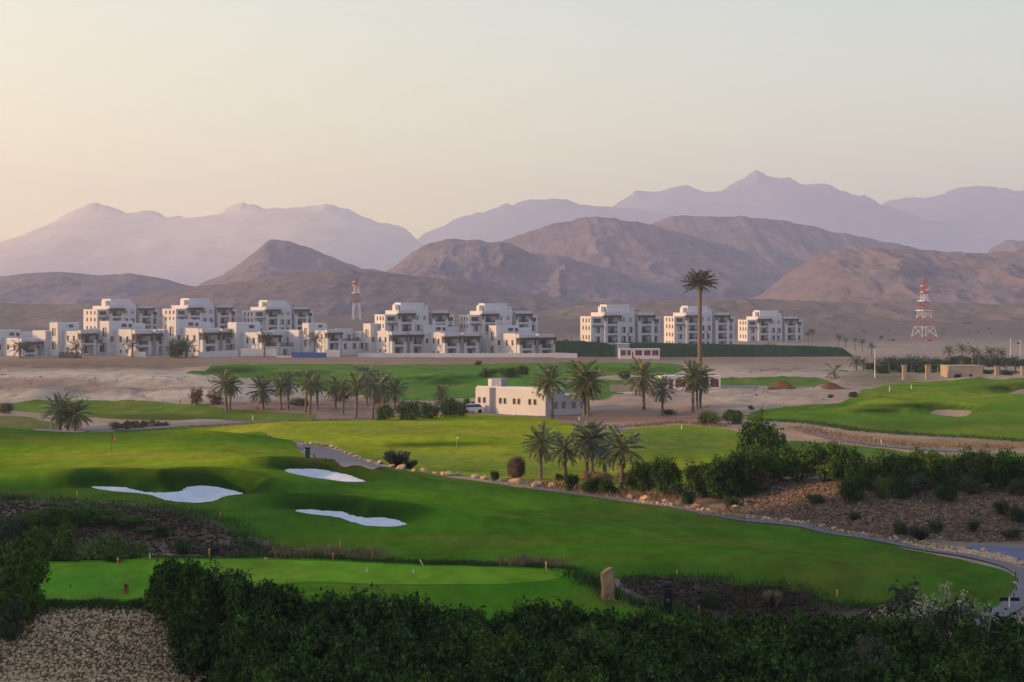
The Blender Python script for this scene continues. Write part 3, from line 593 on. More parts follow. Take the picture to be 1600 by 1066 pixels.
# ------------------------------------------------------------------ apartment blocks and villas
WIN = {}
def window(root, x, y, z, w, h, face='f', pane='glass', bars=1):
    """frame ring with a pane set back inside it; the pane is the window's child"""
    k = (w, h, pane, bars)
    if k not in WIN:
        f = MB(); t = .10
        f.box(-w / 2, w / 2, -.06, .10, -h / 2, -h / 2 + t).box(-w / 2, w / 2, -.06, .10, h / 2 - t, h / 2)
        f.box(-w / 2, -w / 2 + t, -.058, .10, -h / 2 + t, h / 2 - t).box(w / 2 - t, w / 2, -.058, .10, -h / 2 + t, h / 2 - t)
        for b in range(bars):
            xb = -w / 2 + w * (b + 1) / (bars + 1); f.box(xb - .05, xb + .05, -.05, .10, -h / 2 + t, h / 2 - t)
        fo = f.build('window', M['frame']); p = MB().box(-w / 2 + t, w / 2 - t, -.02, .05, -h / 2 + t, h / 2 - t)
        po = p.build('pane', M[pane]); WIN[k] = (fo.data, po.data)
        bpy.data.objects.remove(fo); bpy.data.objects.remove(po)
    fd, pd = WIN[k]
    o = link('window', fd, root); o.location = (x, y, z)
    if face == 'l': o.rotation_euler = (0, 0, -math.pi / 2)
    link('pane', pd, o)
    if pane == 'glass' and w >= 1.4 and h > 1.8:
        if ('c', w, h) not in WIN:
            c = MB().box(-w * .46, -w * (.02 if w < 2 else .16), -.045, -.025, -h * .44, h * .44).build('curtain', M['curtain']); WIN[('c', w, h)] = c.data; bpy.data.objects.remove(c)
        q = link('curtain', WIN[('c', w, h)], o)
        if rng.random() < .4: q.rotation_euler = (0, math.pi, 0); q.location.y = -.07
def railing(root, x0, x1, y, z, h=1.0):
    m = MB().box(x0, x1, y - .03, y + .03, z + h - .08, z + h).box(x0, x1, y - .03, y + .03, z + .05, z + .12)
    n = int((x1 - x0) / .22)
    for i in range(n + 1):
        xx = x0 + (x1 - x0) * i / n; m.box(xx - .035, xx + .035, y - .025, y + .025, z + .12, z + h - .08)
    m.build('railing', M['rail'], root)
def pergola(root, x0, x1, y0, y1, z, drop=1.2):
    m = MB().box(x0 - .25, x1 + .25, y0 - .75, y0 - .05, z - .05, z + .45)
    n = max(3, int((x1 - x0) / .7))
    for i in range(n + 1):
        xx = x0 + (x1 - x0) * i / n; m.box(xx - .09, xx + .09, y0 - 1.0, y1, z + .455, z + .65)
    m.build('pergola', M['wood'], root)
    for xx in (x0 + .25, x1 - .25):
        MB().box(xx - .22, xx + .22, y0 - .55, y0 - .15, z - drop - .2, z - .05).build('bracket', M['wood'], root)
def bay(w, root, x0, x1, yf, yb, floors, fh, ztop, rail=True, dw=2.4, pier=1.05):
    """projecting bay: two piers, floor slabs, open balconies, a pergola over the top one"""
    zt = (floors - 1) * fh
    w.box(x0, x0 + pier, yf, yb, -4, zt + 1.05); w.box(x1 - pier, x1, yf, yb, -4, zt + 1.05)
    for k in range(1, floors):
        w.box(x0 + pier, x1 - pier, yf + .06, yb, k * fh - .62, k * fh)
    w.box(x0 - .12, x1 + .12, yf + .15, yb, zt + fh - .45, ztop)
    for k in range(floors):
        window(root, (x0 + x1) / 2, yb - .05, k * fh + 1.12, dw, 2.15, bars=2)
        if rail and k: railing(root, x0 + pier, x1 - pier, yf + .12, k * fh)
    pergola(root, x0 - .2, x1 + .2, yf, yb, zt + fh - .85)
def make_block():
    r = empty('apartment_block'); fh = 3.3; w = MB()
    w.box(0, 4.5, 1.6, 13, -4, 12.6).box(4.5, 16.6, 1.601, 14, -4, 14.0).box(10.7, 16.6, .9, 1.6, -4, 13.9)
    w.box(16.6, 18, 3.0, 13.9, -4, 13.5).box(18, 24, 1.602, 14, -4, 13.8).box(24, 27, 1.3, 12, -4, 12.5)
    bay(w, r, 4.7, 10.7, 0, 1.6, 4, fh, 14.2); bay(w, r, 18.0, 24.0, .2, 1.602, 4, fh, 14.0)
    w.build('wall', M['wall'], r)
    MB().box(6.6, 15.6, 3.2, 10, 14.0, 16.8).build('penthouse', M['trim'], r)
    MB().box(4.8, 6.1, 4, 7.2, 14.0, 16.1).build('stair_tower', M['trim'], r)
    for xx, yy, zz in ((18.8, 4.5, 13.8), (20.2, 7.0, 13.8), (12.2, 11.5, 14.0), (25.2, 6, 12.5)): MB().box(xx, xx + 1.2, yy, yy + .9, zz, zz + 1.0).build('air_conditioner', M['steel'], r)
    MB().lathe([(.8, 14.0), (.8, 15.3), (.5, 15.6)], 12, 17.4, 6).build('roof_tank', M['trim'], r)
    for xx, zz in ((13.6, 2.6), (13.6, 5.9), (25.0, 9.4)): MB().box(xx, xx + .8, .55 if xx < 20 else 1.0, .9 if xx < 20 else 1.3, zz, zz + .6).build('air_conditioner', M['steel'], r)
    p = MB().box(10.9, 16.5, 1.0, 1.25, 13.9, 14.15)
    for i in range(9): p.box(11 + i * .66, 11.35 + i * .66, 1.0, 1.25, 14.15, 14.55)
    p.build('parapet', M['trim'], r)
    MB().box(.5, 4.4, .7, 1.6, 9.1, 9.4).build('canopy', M['wood'], r)
    window(r, 2.3, 1.58, 11.1, 2.8, 1.5, bars=2)
    for k in range(3):
        window(r, 2.5, 1.58, k * fh + 1.15, 1.7, 2.1)
        for yy in (3.6, 6.6, 9.8): window(r, -.03, yy, k * fh + 1.9, 1.0, 1.5, 'l')
        window(r, 12.3, .87, k * fh + 1.2, 1.6, 2.2); window(r, 15.0, .87, k * fh + 1.2, 1.6, 2.2)
        window(r, 25.5, 1.27, k * fh + 1.2, 1.5, 2.2)
    for yy in (3.6, 6.6, 9.8): window(r, -.03, yy, 11.2, 1.0, 1.4, 'l')
    window(r, 12.3, .87, 11.4, 1.0, 1.4, pane='curtain'); window(r, 15.0, .87, 11.4, 1.0, 1.4, pane='curtain'); window(r, 25.5, 1.27, 10.9, 1.8, 1.4)
    return r
def make_villa():
    r = empty('villa'); fh = 3.2; w = MB()
    w.box(0, 12.1, 1.5, 9, -4, 6.9)                                    # front house behind its two bays
    w.box(-1.9, 6.0, 9, 13.2, -4, 9.6)                                 # taller middle
    w.box(-2.8, 5.0, 13.2, 20, -4, 7.0)                                # back wing
    bay(w, r, .2, 5.3, 0, 1.5, 2, fh, 7.2, dw=2.2, pier=.95); bay(w, r, 7.0, 12.1, .1, 1.501, 2, fh, 7.15, dw=2.2, pier=.95)
    w.build('wall', M['wall'], r)
    MB().box(0, .3, 1.8, 8.9, 6.9, 7.35).box(.3, 12.1, 8.6, 8.9, 6.9, 7.3).build('parapet', M['trim'], r)
    MB().box(6.4, 10.8, 10, 13, 3, 8.9).build('stair_tower', M['trim'], r)
    for yy in (3.4, 6.4): window(r, -.03, yy, 4.7, .8, 1.6, 'l'); window(r, -.03, yy, 1.3, .7, .8, 'l')
    for zz in (2.4, 6.6): window(r, -1.93, 11.0, zz, 1.6, 2.4, 'l', bars=2)
    for yy in (15.0, 18.2): window(r, -2.83, yy, 4.7, .8, 1.6, 'l')
    window(r, -1.0, 8.97, 4.7, .8, 1.5); window(r, 3.0, 8.97, 8.4, 1.6, .9); window(r, 5.0, 8.97, 8.3, 1.0, 1.0)
    return r
def make_terrace_villa():
    """one bay, and a plain block set back behind a railed terrace on its right"""
    r = empty('terrace_villa'); fh = 3.2; w = MB()
    w.box(0, 6.4, 1.5, 9, -4, 6.9).box(6.4, 14, 4.2, 9.1, -4, 7.3).box(6.4, 17, .4, 4.2, -4, 3.0)
    w.box(-1.9, 6.0, 9, 13.2, -4, 9.6).box(-3.4, 5.0, 13.2, 20, -4, 7.0)
    bay(w, r, .2, 5.9, 0, 1.5, 2, fh, 7.2, dw=2.2, pier=1.0)
    w.build('wall', M['wall'], r)
    railing(r, 6.6, 16.9, .55, 3.0)
    MB().box(6.4, 13.8, 4.4, 4.7, 7.3, 7.6).build('parapet', M['trim'], r)
    for xx in (8.2, 11.8, 15.0): window(r, xx, .37, 1.3, 1.5, 2.1)
    for xx in (8.0, 12.0): window(r, xx, 4.17, 4.3, 1.4, 2.1)
    for yy in (3.4, 6.4): window(r, -.03, yy, 4.7, .8, 1.6, 'l'); window(r, -.03, yy, 1.3, .7, .8, 'l')
    for zz in (2.4, 6.6): window(r, -1.93, 11.0, zz, 1.6, 2.4, 'l', bars=2)
    for yy in (15.0, 18.0): window(r, -2.83, yy, 4.7, .8, 1.6, 'l')
    window(r, 3.0, 8.97, 8.4, 1.6, .9)
    return r
def set_building(proto, first, a_px, b_px, width, top_py, top_z, yaw_eff, label, cat, group, Yd=None, ys=1.0):
    los = math.atan(((a_px + b_px) / 2 - 800) / F)
    th = math.radians(yaw_eff) - los
    # distance at which the turned front spans the two photo columns
    ua, ub = (a_px - 800) / F, (b_px - 800) / F
    Y = (width * math.cos(th) - ub * width * math.sin(th)) / (ub - ua)
    sc = Yd / Y if Yd else 1.0
    Y *= sc; top_z *= sc
    zt = HC - (top_py - HY) / F * (Y + 3)
    o = proto if first else dup(proto)
    o.location = (ua * Y, Y, zt - top_z); o.rotation_euler = (0, 0, th); o.scale = (sc, sc * ys, sc)
    tag(o, label, cat, group); return o
blk = make_block()
BLOCKS = [(155, 250, 467, 29, 'apartment block at the left end of the back row'), (278, 372, 466, 29, 'apartment block second from the left in the back row'), (400, 492, 469, 28, 'apartment block nearest the first lattice tower, on its left'),
          (604, 712, 473, 24, 'apartment block just right of the first lattice tower'), (735, 842, 474, 23, 'apartment block at the right end of the villa group'),
          (926, 1034, 476, 25, 'apartment block behind the left part of the hedge'), (1056, 1150, 478, 27, 'apartment block crossed by the mast palm'), (1170, 1256, 485, 27, 'apartment block at the far right end, beyond the mast palm')]
for i, (a, b, t, y, lab) in enumerate(BLOCKS):
    set_building(blk, i == 0, a, b, 27, t, 16.8, y, 'white four storey ' + lab, 'apartment block', 'white apartment blocks under the hills', ys=1.0 if i < 3 else .85)
vil = make_villa(); tvl = make_terrace_villa()
VG = 'white villas in front of the apartment blocks'
for i, (a, b, t, y, lab) in enumerate([(34, 90, 516, 36, 'villa at the left edge of the photo'), (211, 268, 502, 37, 'villa between the terrace villa and the dark tree'), (316, 372, 500, 38, 'villa right of the dark tree beside the turquoise pool'),
                                       (612, 663, 506, 34, 'villa just right of the lattice tower with hedge at its foot'), (694, 748, 508, 30, 'middle villa of the three right of the lattice tower'), (811, 866, 509, 34, 'villa standing alone at the right, against the green hedge')]):
    set_building(vil, i == 0, a, b, 12.1, t, 9.6, y, 'white ' + lab + ', two pergola balconies', 'villa', VG, 494)
for i, (a, b, t, y, lab) in enumerate([(126, 184, 504, 37, 'second from the left edge, by the dark slatted fence'), (408, 475, 504, 35, 'left of the blue hoarding, with a palm in front'), (511, 562, 505, 34, 'right of the blue hoarding, next to the lattice tower')]):
    set_building(tvl, i == 0, a, b, 14.0, t, 9.6, y, 'white terrace villa ' + lab, 'villa', VG, 494)

def strip(name, pts, h, thick, m, lab, cat, group=None, z0=-1.0):
    """a wall that runs along a line of (px, base row) points; rows fix its height, Y its place"""
    w = MB()
    P3 = [((px - 800) / F * Y, Y, HC - (py - HY) / F * Y) for px, py, Y in pts]
    for (x0, y0, a), (x1, y1, b) in zip(P3[:-1], P3[1:]):
        d = Vector((x1 - x0, y1 - y0, 0)).normalized(); n = Vector((-d.y, d.x, 0)) * thick / 2
        i = len(w.v)
        for (x, y, z) in ((x0, y0, a), (x1, y1, b)):
            for s in (-1, 1):
                for zz in (z + z0, z + h): w.v.append((x + n.x * s, y + n.y * s, zz))
        w.f += [tuple(i + k for k in q) for q in ((0, 4, 5, 1), (2, 3, 7, 6), (1, 5, 7, 3), (0, 2, 6, 4), (0, 1, 3, 2), (4, 6, 7, 5))]
    o = w.build(name, M[m]); tag(o, lab, cat, group); return o
strip('retaining_wall', [(560, 556, 487), (700, 556, 487), (870, 556, 487)], .9, .5, 'wall', 'long low white retaining wall below the three right villas', 'wall')
strip('retaining_wall', [(30, 566, 478), (128, 566, 478)], .6, .5, 'wall', 'low white wall under the dark slatted fence on the left', 'wall')
strip('garden_wall', [(-20, 574, 470), (25, 574, 470)], 2.6, .4, 'wall', 'pale bluish garden wall at the left edge', 'wall')
strip('garden_wall', [(205, 558, 484), (228, 559, 484)], 2.0, .4, 'wall', 'short white garden wall beside the turquoise pool', 'wall')
strip('garden_wall', [(310, 560, 482), (330, 558, 484), (372, 556, 486)], 2.0, .4, 'wall', 'white garden wall at the foot of the villa right of the dark tree', 'wall')
strip('garden_wall', [(376, 552, 486), (432, 552, 486)], 1.6, .4, 'wall', 'pale grey garden wall left of the blue hoarding', 'wall')
strip('garden_wall', [(509, 558, 484), (531, 559, 484)], 2.6, .4, 'wall', 'white garden wall at the right end of the blue hoarding', 'wall')
strip('garden_wall', [(866, 558, 484), (902, 559, 484)], 1.5, .4, 'wall', 'low white wall running on from the last villa in front of the hedge', 'wall')
strip('pool_wall', [(236, 563, 478), (330, 563, 478)], .5, .5, 'aqua', 'turquoise pool edge below the villas on the left', 'pool')
strip('pool_wall', [(432, 559, 482), (456, 559, 482)], .7, .4, 'wall', 'low white pool wall at the left end of the blue hoarding', 'wall')
strip('hoarding', [(455, 556, 482), (510, 556.5, 482)], 1.2, .15, 'blue', 'bright blue hoarding along a villa garden', 'hoarding')
def fence(pts, h, lab, posts, group=None):
    P3 = [((px - 800) / F * Y, Y, HC - (py - HY) / F * Y) for px, py, Y in pts]
    (x0, y0, z0), (x1, y1, z1) = P3; L = math.hypot(x1 - x0, y1 - y0); r = empty('fence', P3[0], math.atan2(y1 - y0, x1 - x0))
    MB().box(0, L, -.03, .03, h - .1, h).box(0, L, -.03, .03, .1, .2).build('rail', M['rail'], r)
    pb = MB().box(-.05, .05, -.05, .05, -1, h + .1).build('post', M['rail'], r)
    bb = MB().box(-.04, .04, -.02, .02, .2, h - .1).build('baluster', M['rail'], r)
    for i in range(1, posts + 1):
        o = pb.copy(); COL.objects.link(o); o.parent = r; o.location.x = L * i / posts
    nb = int(L / .35)
    for i in range(1, nb):
        o = bb.copy(); COL.objects.link(o); o.parent = r; o.location.x = L * i / nb
    tag(r, lab, 'fence', group)
fence([(34, 566, 477.5), (92, 566, 477.5)], 1.8, 'dark open railing fence before the leftmost villa', 6, 'dark villa fences')
fence([(240, 566, 477), (324, 567, 477)], 1.0, 'low dark fence below the turquoise pool edge', 8, 'dark villa fences')
r = empty('slatted_fence', ((92 - 800) / F * 478.5, 478.5, HC - (565 - HY) / F * 478.5))
for i in range(22): MB().box(i * .36, i * .36 + .27, 0, .08, -.6, 3.3 - .5 * (i % 5 == 0)).build('slat', M['rail'], r)
tag(r, 'dark close boarded fence in front of the second villa', 'fence')

# small service buildings
def hut(name, px0, px1, top, base, Y, depth, wallmat, lab, cat, panels, yaw=0, pm='maroon'):
    x0, x1 = (px0 - 800) / F * Y, (px1 - 800) / F * Y; L = x1 - x0; h = (base - top) * Y / F; zb = HC - (base - HY) / F * Y
    r = empty(name, (x0, Y, zb), math.radians(yaw)); w = MB()
    w.box(0, L, .15, depth, -1.5, h)
    xs = [0] + [v for p_ in panels for v in (p_[0] * L, p_[1] * L)] + [L]
    for i in range(0, len(xs), 2):
        if xs[i + 1] - xs[i] > .01: w.box(xs[i], xs[i + 1], 0, .15, -1.5, h)
    for a, b, c, d in panels: w.box(a * L, b * L, 0, .15, -1.5, c * h).box(a * L, b * L, 0, .15, d * h, h)
    w.build('wall', M[wallmat], r)
    for a, b, c, d in panels: MB().box(a * L + .02, b * L - .02, .06, .14, c * h + .02, d * h - .02).build('panel', M[pm], r)
    MB().box(-.15, L + .15, -.12, depth + .1, h, h + .18).build('roof', M['trim'], r)
    return tag(r, lab, cat)
hut('substation', 968, 1031, 546, 561, 478, 5, 'wall', 'small pink white substation with maroon panels against the green hedge', 'substation', [(.03, .16, .35, .9), (.19, .28, .35, .9), (.31, .345, .1, .75), (.39, .56, .35, .9), (.61, .77, .35, .9), (.81, .97, .35, .9)])
h2 = hut('substation', 1032, 1126, 589, 612, 300, 5, 'wall', 'pink white substation with maroon doors behind the mast palm', 'substation', [(.03, .13, .55, .85), (.14, .21, .2, .85), (.25, .42, .3, .85), (.47, .62, .3, .85), (.66, .80, .3, .85), (.83, .97, .3, .85)])
wt = empty('water_tank', ((974.5 - 800) / F * 482, 482, HC - (546 - HY) / F * 482)); MB().box(-2, 2, 0, 3, -3, 1.9).build('tank_body', M['steel'], wt); MB().box(-2.1, 2.1, -.1, 3.1, 1.9, 2.05).build('lid', M['trim'], wt)
tag(wt, 'pale grey box tank standing behind the far substation', 'water tank')
strip('boundary_wall', [(953, 618, 288), (1030, 618, 288)], 2.2, .4, 'tanwall', 'plain olive tan boundary wall left of the near substation', 'wall')
strip('boundary_wall', [(1126, 612, 299), (1185, 612, 299)], 1.3, .3, 'steel', 'low grey wall running right from the near substation', 'wall')
strip('boundary_wall', [(960, 621, 284), (1000, 620, 284)], 1.0, .3, 'wall', 'low white kerb wall in front of the olive tan wall', 'wall')

# the white pump house
Yp = 238; zb = HC - (646 - HY) / F * Yp; sc_ = Yp / F
r = empty('pump_house', ((743 - 800) * sc_, Yp, zb), math.radians(-31))
hgt = (646 - 605) * sc_; W1, W2 = 2.75, 13.6
w = MB().box(0, W1, 0, 6, -1, hgt).box(W1 + 1.3, W2, .02, 6, -1, hgt).box(W1, W1 + 1.3, .9, 6, -1, hgt - .004)
w.build('wall', M['wall'], r)
MB().box(.1, W2 - .1, .25, .45, hgt, hgt + .22).build('parapet', M['trim'], r)
for xx in (.75, 1.75, 4.9, 5.8, 7.6, 8.5, 10.6, 11.6): window(r, xx, -.03 if xx < W1 else -.01, hgt * .52, .46, .95, bars=0)
an = MB().box(0, 7.4, 0, 6, -1, hgt * .74).build('annex', M['wall'], r); an.location = (W2 - .4, 1.4, 0); an.rotation_euler = (0, 0, math.radians(48))
for xx in (1.4, 2.8, 4.6, 6.2): MB().box(xx - .35, xx + .35, -.05, .02, hgt * .26, hgt * .52).build('shutter', M['steel'], an)
MB().box(7.1, 7.9, -.06, .03, -.9, .35).build('vent_panel', M['trim'], r)
tag(r, 'small flat roofed white pump house with narrow windows beside the fairway', 'pump house')
t_ = empty('roof_tank', ((763 - 800) * sc_, Yp + 2.0, zb + hgt), math.radians(-31))
MB().box(0, 2.5, 0, 2.0, .05, 1.35).build('tank_body', M['steel'], t_)
MB().box(-.05, .7, -.06, 0, .1, 1.3).build('front_panel', M['trim'], t_)
for xx in (.9, 1.7, 2.45): MB().box(xx, xx + .05, -.05, 0, .05, 1.4).build('rib', M['trim'], t_)
tag(t_, 'grey ribbed water tank on the roof of the white pump house', 'water tank')
cr = empty('parked_car', spot(738, 645), math.radians(10))
bd = MB(); bd.v = [(-1.9, -.85, .35), (1.9, -.85, .35), (1.9, .85, .35), (-1.9, .85, .35), (-1.9, -.85, .85), (1.85, -.85, .95), (1.85, .85, .95), (-1.9, .85, .85), (-.9, -.7, 1.45), (1.1, -.7, 1.5), (1.1, .7, 1.5), (-.9, .7, 1.45), (-1.5, -.82, .92), (1.6, -.82, .98), (1.6, .82, .98), (-1.5, .82, .92)]
bd.f = [(0, 3, 2, 1), (0, 1, 5, 4), (1, 2, 6, 5), (2, 3, 7, 6), (3, 0, 4, 7), (4, 5, 13, 12), (5, 6, 14, 13), (6, 7, 15, 14), (7, 4, 12, 15), (8, 9, 10, 11)]
bd.build('body', M['trim'], cr)
gl = MB(); gl.v = [bd.v[i] for i in (8, 9, 10, 11, 12, 13, 14, 15)]; gl.f = [(4, 5, 1, 0), (5, 6, 2, 1), (6, 7, 3, 2), (7, 4, 0, 3)]; gl.build('windscreen', M['glass'], cr)
for sx in (-1.2, 1.2):
    for sy in (-.8, .8):
        wv = MB().lathe([(.32, -.1), (.32, .1)], 14); wo = wv.build('wheel', M['black'], cr); wo.rotation_euler = (math.pi / 2, 0, 0); wo.location = (sx, sy, .32)
tag(cr, 'pale car parked between the bushes and the white pump house', 'car')

# tan gatehouse on the right and its pillars
Yg = 318; sg = Yg / F
gx = (1482 - 800) * sg; gz = HC - (595 - HY) * sg; gh = (595 - 573) * sg
r = empty('gatehouse', (gx, Yg, gz)); gw = 54 * sg
w = MB()
cuts = [(.17, .38), (.60, .71)]
w.box(0, gw, .4, 6, -1, gh)
xs = [0, .17, .38, .60, .71, 1]
for i in (0, 2, 4): w.box(xs[i] * gw, xs[i + 1] * gw, 0, .4, -1, gh)
for a, b in cuts: w.box(a * gw, b * gw, 0, .4, gh * .45, gh)
w.build('wall', M['tanwall'], r)
MB().box(.18 * gw, .37 * gw, .3, .39, 0, gh * .44).build('opening', M['black'], r); MB().box(.61 * gw, .70 * gw, .3, .39, -.5, gh * .44).build('door', M['wood'], r)
MB().box(-.1, gw + .1, -.08, 6.1, gh, gh + .2).build('roof', M['tanwall'], r)
tag(r, 'tan flat roofed gatehouse with a dark opening on the raised fairway edge', 'gatehouse')
for px, t, b, lab in ((1411, 571, 587, 'leftmost tan stone pillar beyond the raised fairway'), (1447, 571, 589, 'tan stone pillar second from the left beyond the fairway'), (1555, 573, 595, 'tan stone pillar just right of the gatehouse'), (1596, 573, 594, 'tan stone pillar at the right edge of the photo')):
    o = empty('pillar', ((px - 800) * sg, Yg - 1, HC - (b - HY) * sg)); hh = (b - t) * sg
    MB().box(-.42, .42, -.42, .42, -1, hh).build('shaft', M['tanwall'], o); MB().box(-.52, .52, -.52, .52, hh, hh + .15).build('cap', M['tanwall'], o)
    tag(o, lab, 'pillar', 'tan pillars along the far fairway edge')
r = empty('clubhouse', ((1578 - 800) / F * 520, 520, HC - (586 - HY) / F * 520))
MB().box(0, 16, 0, 10, -2, 6.6).build('wall', M['wall'], r); MB().box(-.4, 16.5, -1.2, 10, 6.6, 7.2).build('roof', M['trim'], r)
for xx in (2.2, 5.4): window(r, xx, -.03, 4.6, 2.2, 1.6, bars=2); window(r, xx, -.03, 1.4, 2.0, 1.8)
tag(r, 'white two storey building at the right edge behind dark palms', 'building')
strip('boundary_wall', [(1540, 583, 440), (1620, 583, 440)], 2.6, .4, 'wall', 'white wall behind the palms at the right edge', 'wall')
for px, t, b, Y, lab in ((1367, 548, 585, 330, 'slender white lamp post before the far trees'), (1579, 530, 585, 430, 'tall white flagpole at the right edge, left of its pair'), (1594, 533, 585, 430, 'tall white flagpole nearest the right edge')):
    z = HC - (b - HY) / F * Y; hh = (b - t) * Y / F; o = empty('pole', ((px - 800) / F * Y, Y, z))
    MB().lathe([(.10, -1), (.08, hh * .5), (.05, hh)], 8).build('shaft', M['white'], o); MB().lathe([(.12, hh), (.2, hh + .12), (.05, hh + .25)], 8).build('cap', M['white'], o)
    tag(o, lab, 'pole')

# ------------------------------------------------------------------ lattice towers
def lattice(px, base, top, Y, hw0, hw1, secs, lab, decks):
    z0 = HC - (base - HY) / F * Y; H = (base - top) * Y / F
    r = empty('lattice_tower', ((px - 800) / F * Y, Y, z0), math.radians(20))
    def hw(t): return hw0 + (hw1 - hw0) * min(1, t / .62) ** .8 if t < .62 else hw1 * (1 - .45 * (t - .62) / .38)
    for t0, t1, m in secs:
        s = MB(); n = max(1, round((t1 - t0) / .12)); th = .155
        for k in range(n):
            a, b = t0 + (t1 - t0) * k / n, t0 + (t1 - t0) * (k + 1) / n; A, B = hw(a), hw(b)
            cs = [(-1, -1), (1, -1), (1, 1), (-1, 1)]
            for i in range(4):
                p, q = cs[i], cs[(i + 1) % 4]
                s.bar((p[0] * A, p[1] * A, a * H - (.8 if a == 0 else 0)), (p[0] * B, p[1] * B, b * H), th)
                s.bar((p[0] * A, p[1] * A, a * H), (q[0] * B, q[1] * B, b * H), th * .6); s.bar((q[0] * A, q[1] * A, a * H), (p[0] * B, p[1] * B, b * H), th * .5)
                s.bar((p[0] * B, p[1] * B, b * H), (q[0] * B, q[1] * B, b * H), th * .55)
        s.build('lattice_section', M[m], r)
    for t in decks: MB().box(-hw(t) - .9, hw(t) + .9, -hw(t) - .9, hw(t) + .9, t * H, t * H + .35).build('platform', M['white' if t < .7 else 'red'], r)
    MB().bar((0, 0, H * .98), (0, 0, H * 1.1), .2).build('antenna', M['red'], r)
    for s_, t in ((-1, .80), (1, .84), (-1, .9)):
        MB().lathe([(.8, -.2), (.8, .2)], 12, s_ * 1.6, 0).build('dish', M['white'], r).location = (0, -.8, t * H)
    tag(r, lab, 'lattice tower', 'red and white lattice towers')
lattice(557, 498, 434, 800, 2.2, 1.35, [(0, .38, 'white'), (.38, .62, 'red'), (.62, .82, 'white'), (.82, 1, 'red')], 'shorter red and white lattice tower rising between the villas', (.62, .82))
lattice(1444, 534, 437, 640, 4.6, 1.35, [(0, .08, 'red'), (.08, .24, 'white'), (.24, .38, 'red'), (.38, .5, 'white'), (.5, .65, 'red'), (.65, .78, 'white'), (.78, 1, 'red')], 'taller wide footed red and white lattice tower on the right', (.5, .65, .78))

# ------------------------------------------------------------------ palms
def frond_geo(L, pitch, az, seed, n=19, droop=.75, wid=.32, leaf=.036):
    g = random.Random(seed); V, Q = [], []
    ca_, sa_ = math.cos(az), math.sin(az); pts = []; a = pitch; x = z = 0.0; N = 8
    for i in range(N + 1):
        pts.append((x, z)); a2 = a - droop * (i / N) * 1.1; x += math.cos(a2) * L / N; z += math.sin(a2) * L / N
    def P3(s, y=0, dx=0, dz=0):
        f = s * N; i = min(int(f), N - 1); t = f - i
        px_ = pts[i][0] * (1 - t) + pts[i + 1][0] * t + dx; pz_ = pts[i][1] * (1 - t) + pts[i + 1][1] * t + dz
        return (px_ * ca_ - y * sa_, px_ * sa_ + y * ca_, pz_)
    w = .022 * L
    for i in range(N):
        b = len(V); s0, s1 = i / N, (i + 1) / N
        V += [P3(s0, -w * (1 - s0)), P3(s0, w * (1 - s0)), P3(s1, w * (1 - s1) + .002), P3(s1, -w * (1 - s1) - .002)]; Q.append((b, b + 1, b + 2, b + 3))
    for i in range(n):
        s = .14 + .84 * i / (n - 1); ll = wid * L * (math.sin(min(1, s * 1.25) * math.pi * .62) ** .8) * g.uniform(.85, 1.1)
        for sd in (-1, 1):
            dx = ll * .75; dy = sd * ll * .72; dz = -ll * g.uniform(.1, .45); b = len(V); lw = leaf * L
            p0, p1 = P3(s, 0), P3(s, dy, dx * .55, dz)
            m0 = P3(s, dy * .5, dx * .27 + lw, dz * .35 + .02 * L); m1 = P3(s, dy * .5, dx * .27 - lw, dz * .35 + .02 * L)
            V += [p0, m0, p1, m1]; Q.append((b, b + 1, b + 2, b + 3))
    return V, Q
FRONDS = []
for i in range(5):
    V, Q = frond_geo(1.0, 0.0, 0.0, i, droop=(.55, .75, .95, .65, .85)[i]); me = mesh_np('frond', V, Q); me.materials.append(M['frond']); FRONDS.append(me)
TRUNKS = {}
def trunk_mesh(h, r0, r1, m, rings=14, seg=10, seed=1):
    g = random.Random(seed); prof = [(r0 * 1.5, -.4), (r0 * 1.35, .1)]
    for i in range(rings):
        t = i / rings; r_ = r0 + (r1 - r0) * t
        prof += [(r_ * g.uniform(1.06, 1.2), .15 + (h - .15) * (t + .25 / rings)), (r_ * g.uniform(.88, .98), .15 + (h - .15) * (t + .8 / rings))]
    prof += [(r1 * 1.5, h), (r1 * .9, h + r1 * 1.6)]
    return MB().lathe(prof, seg)
CROWN_FAR = {}
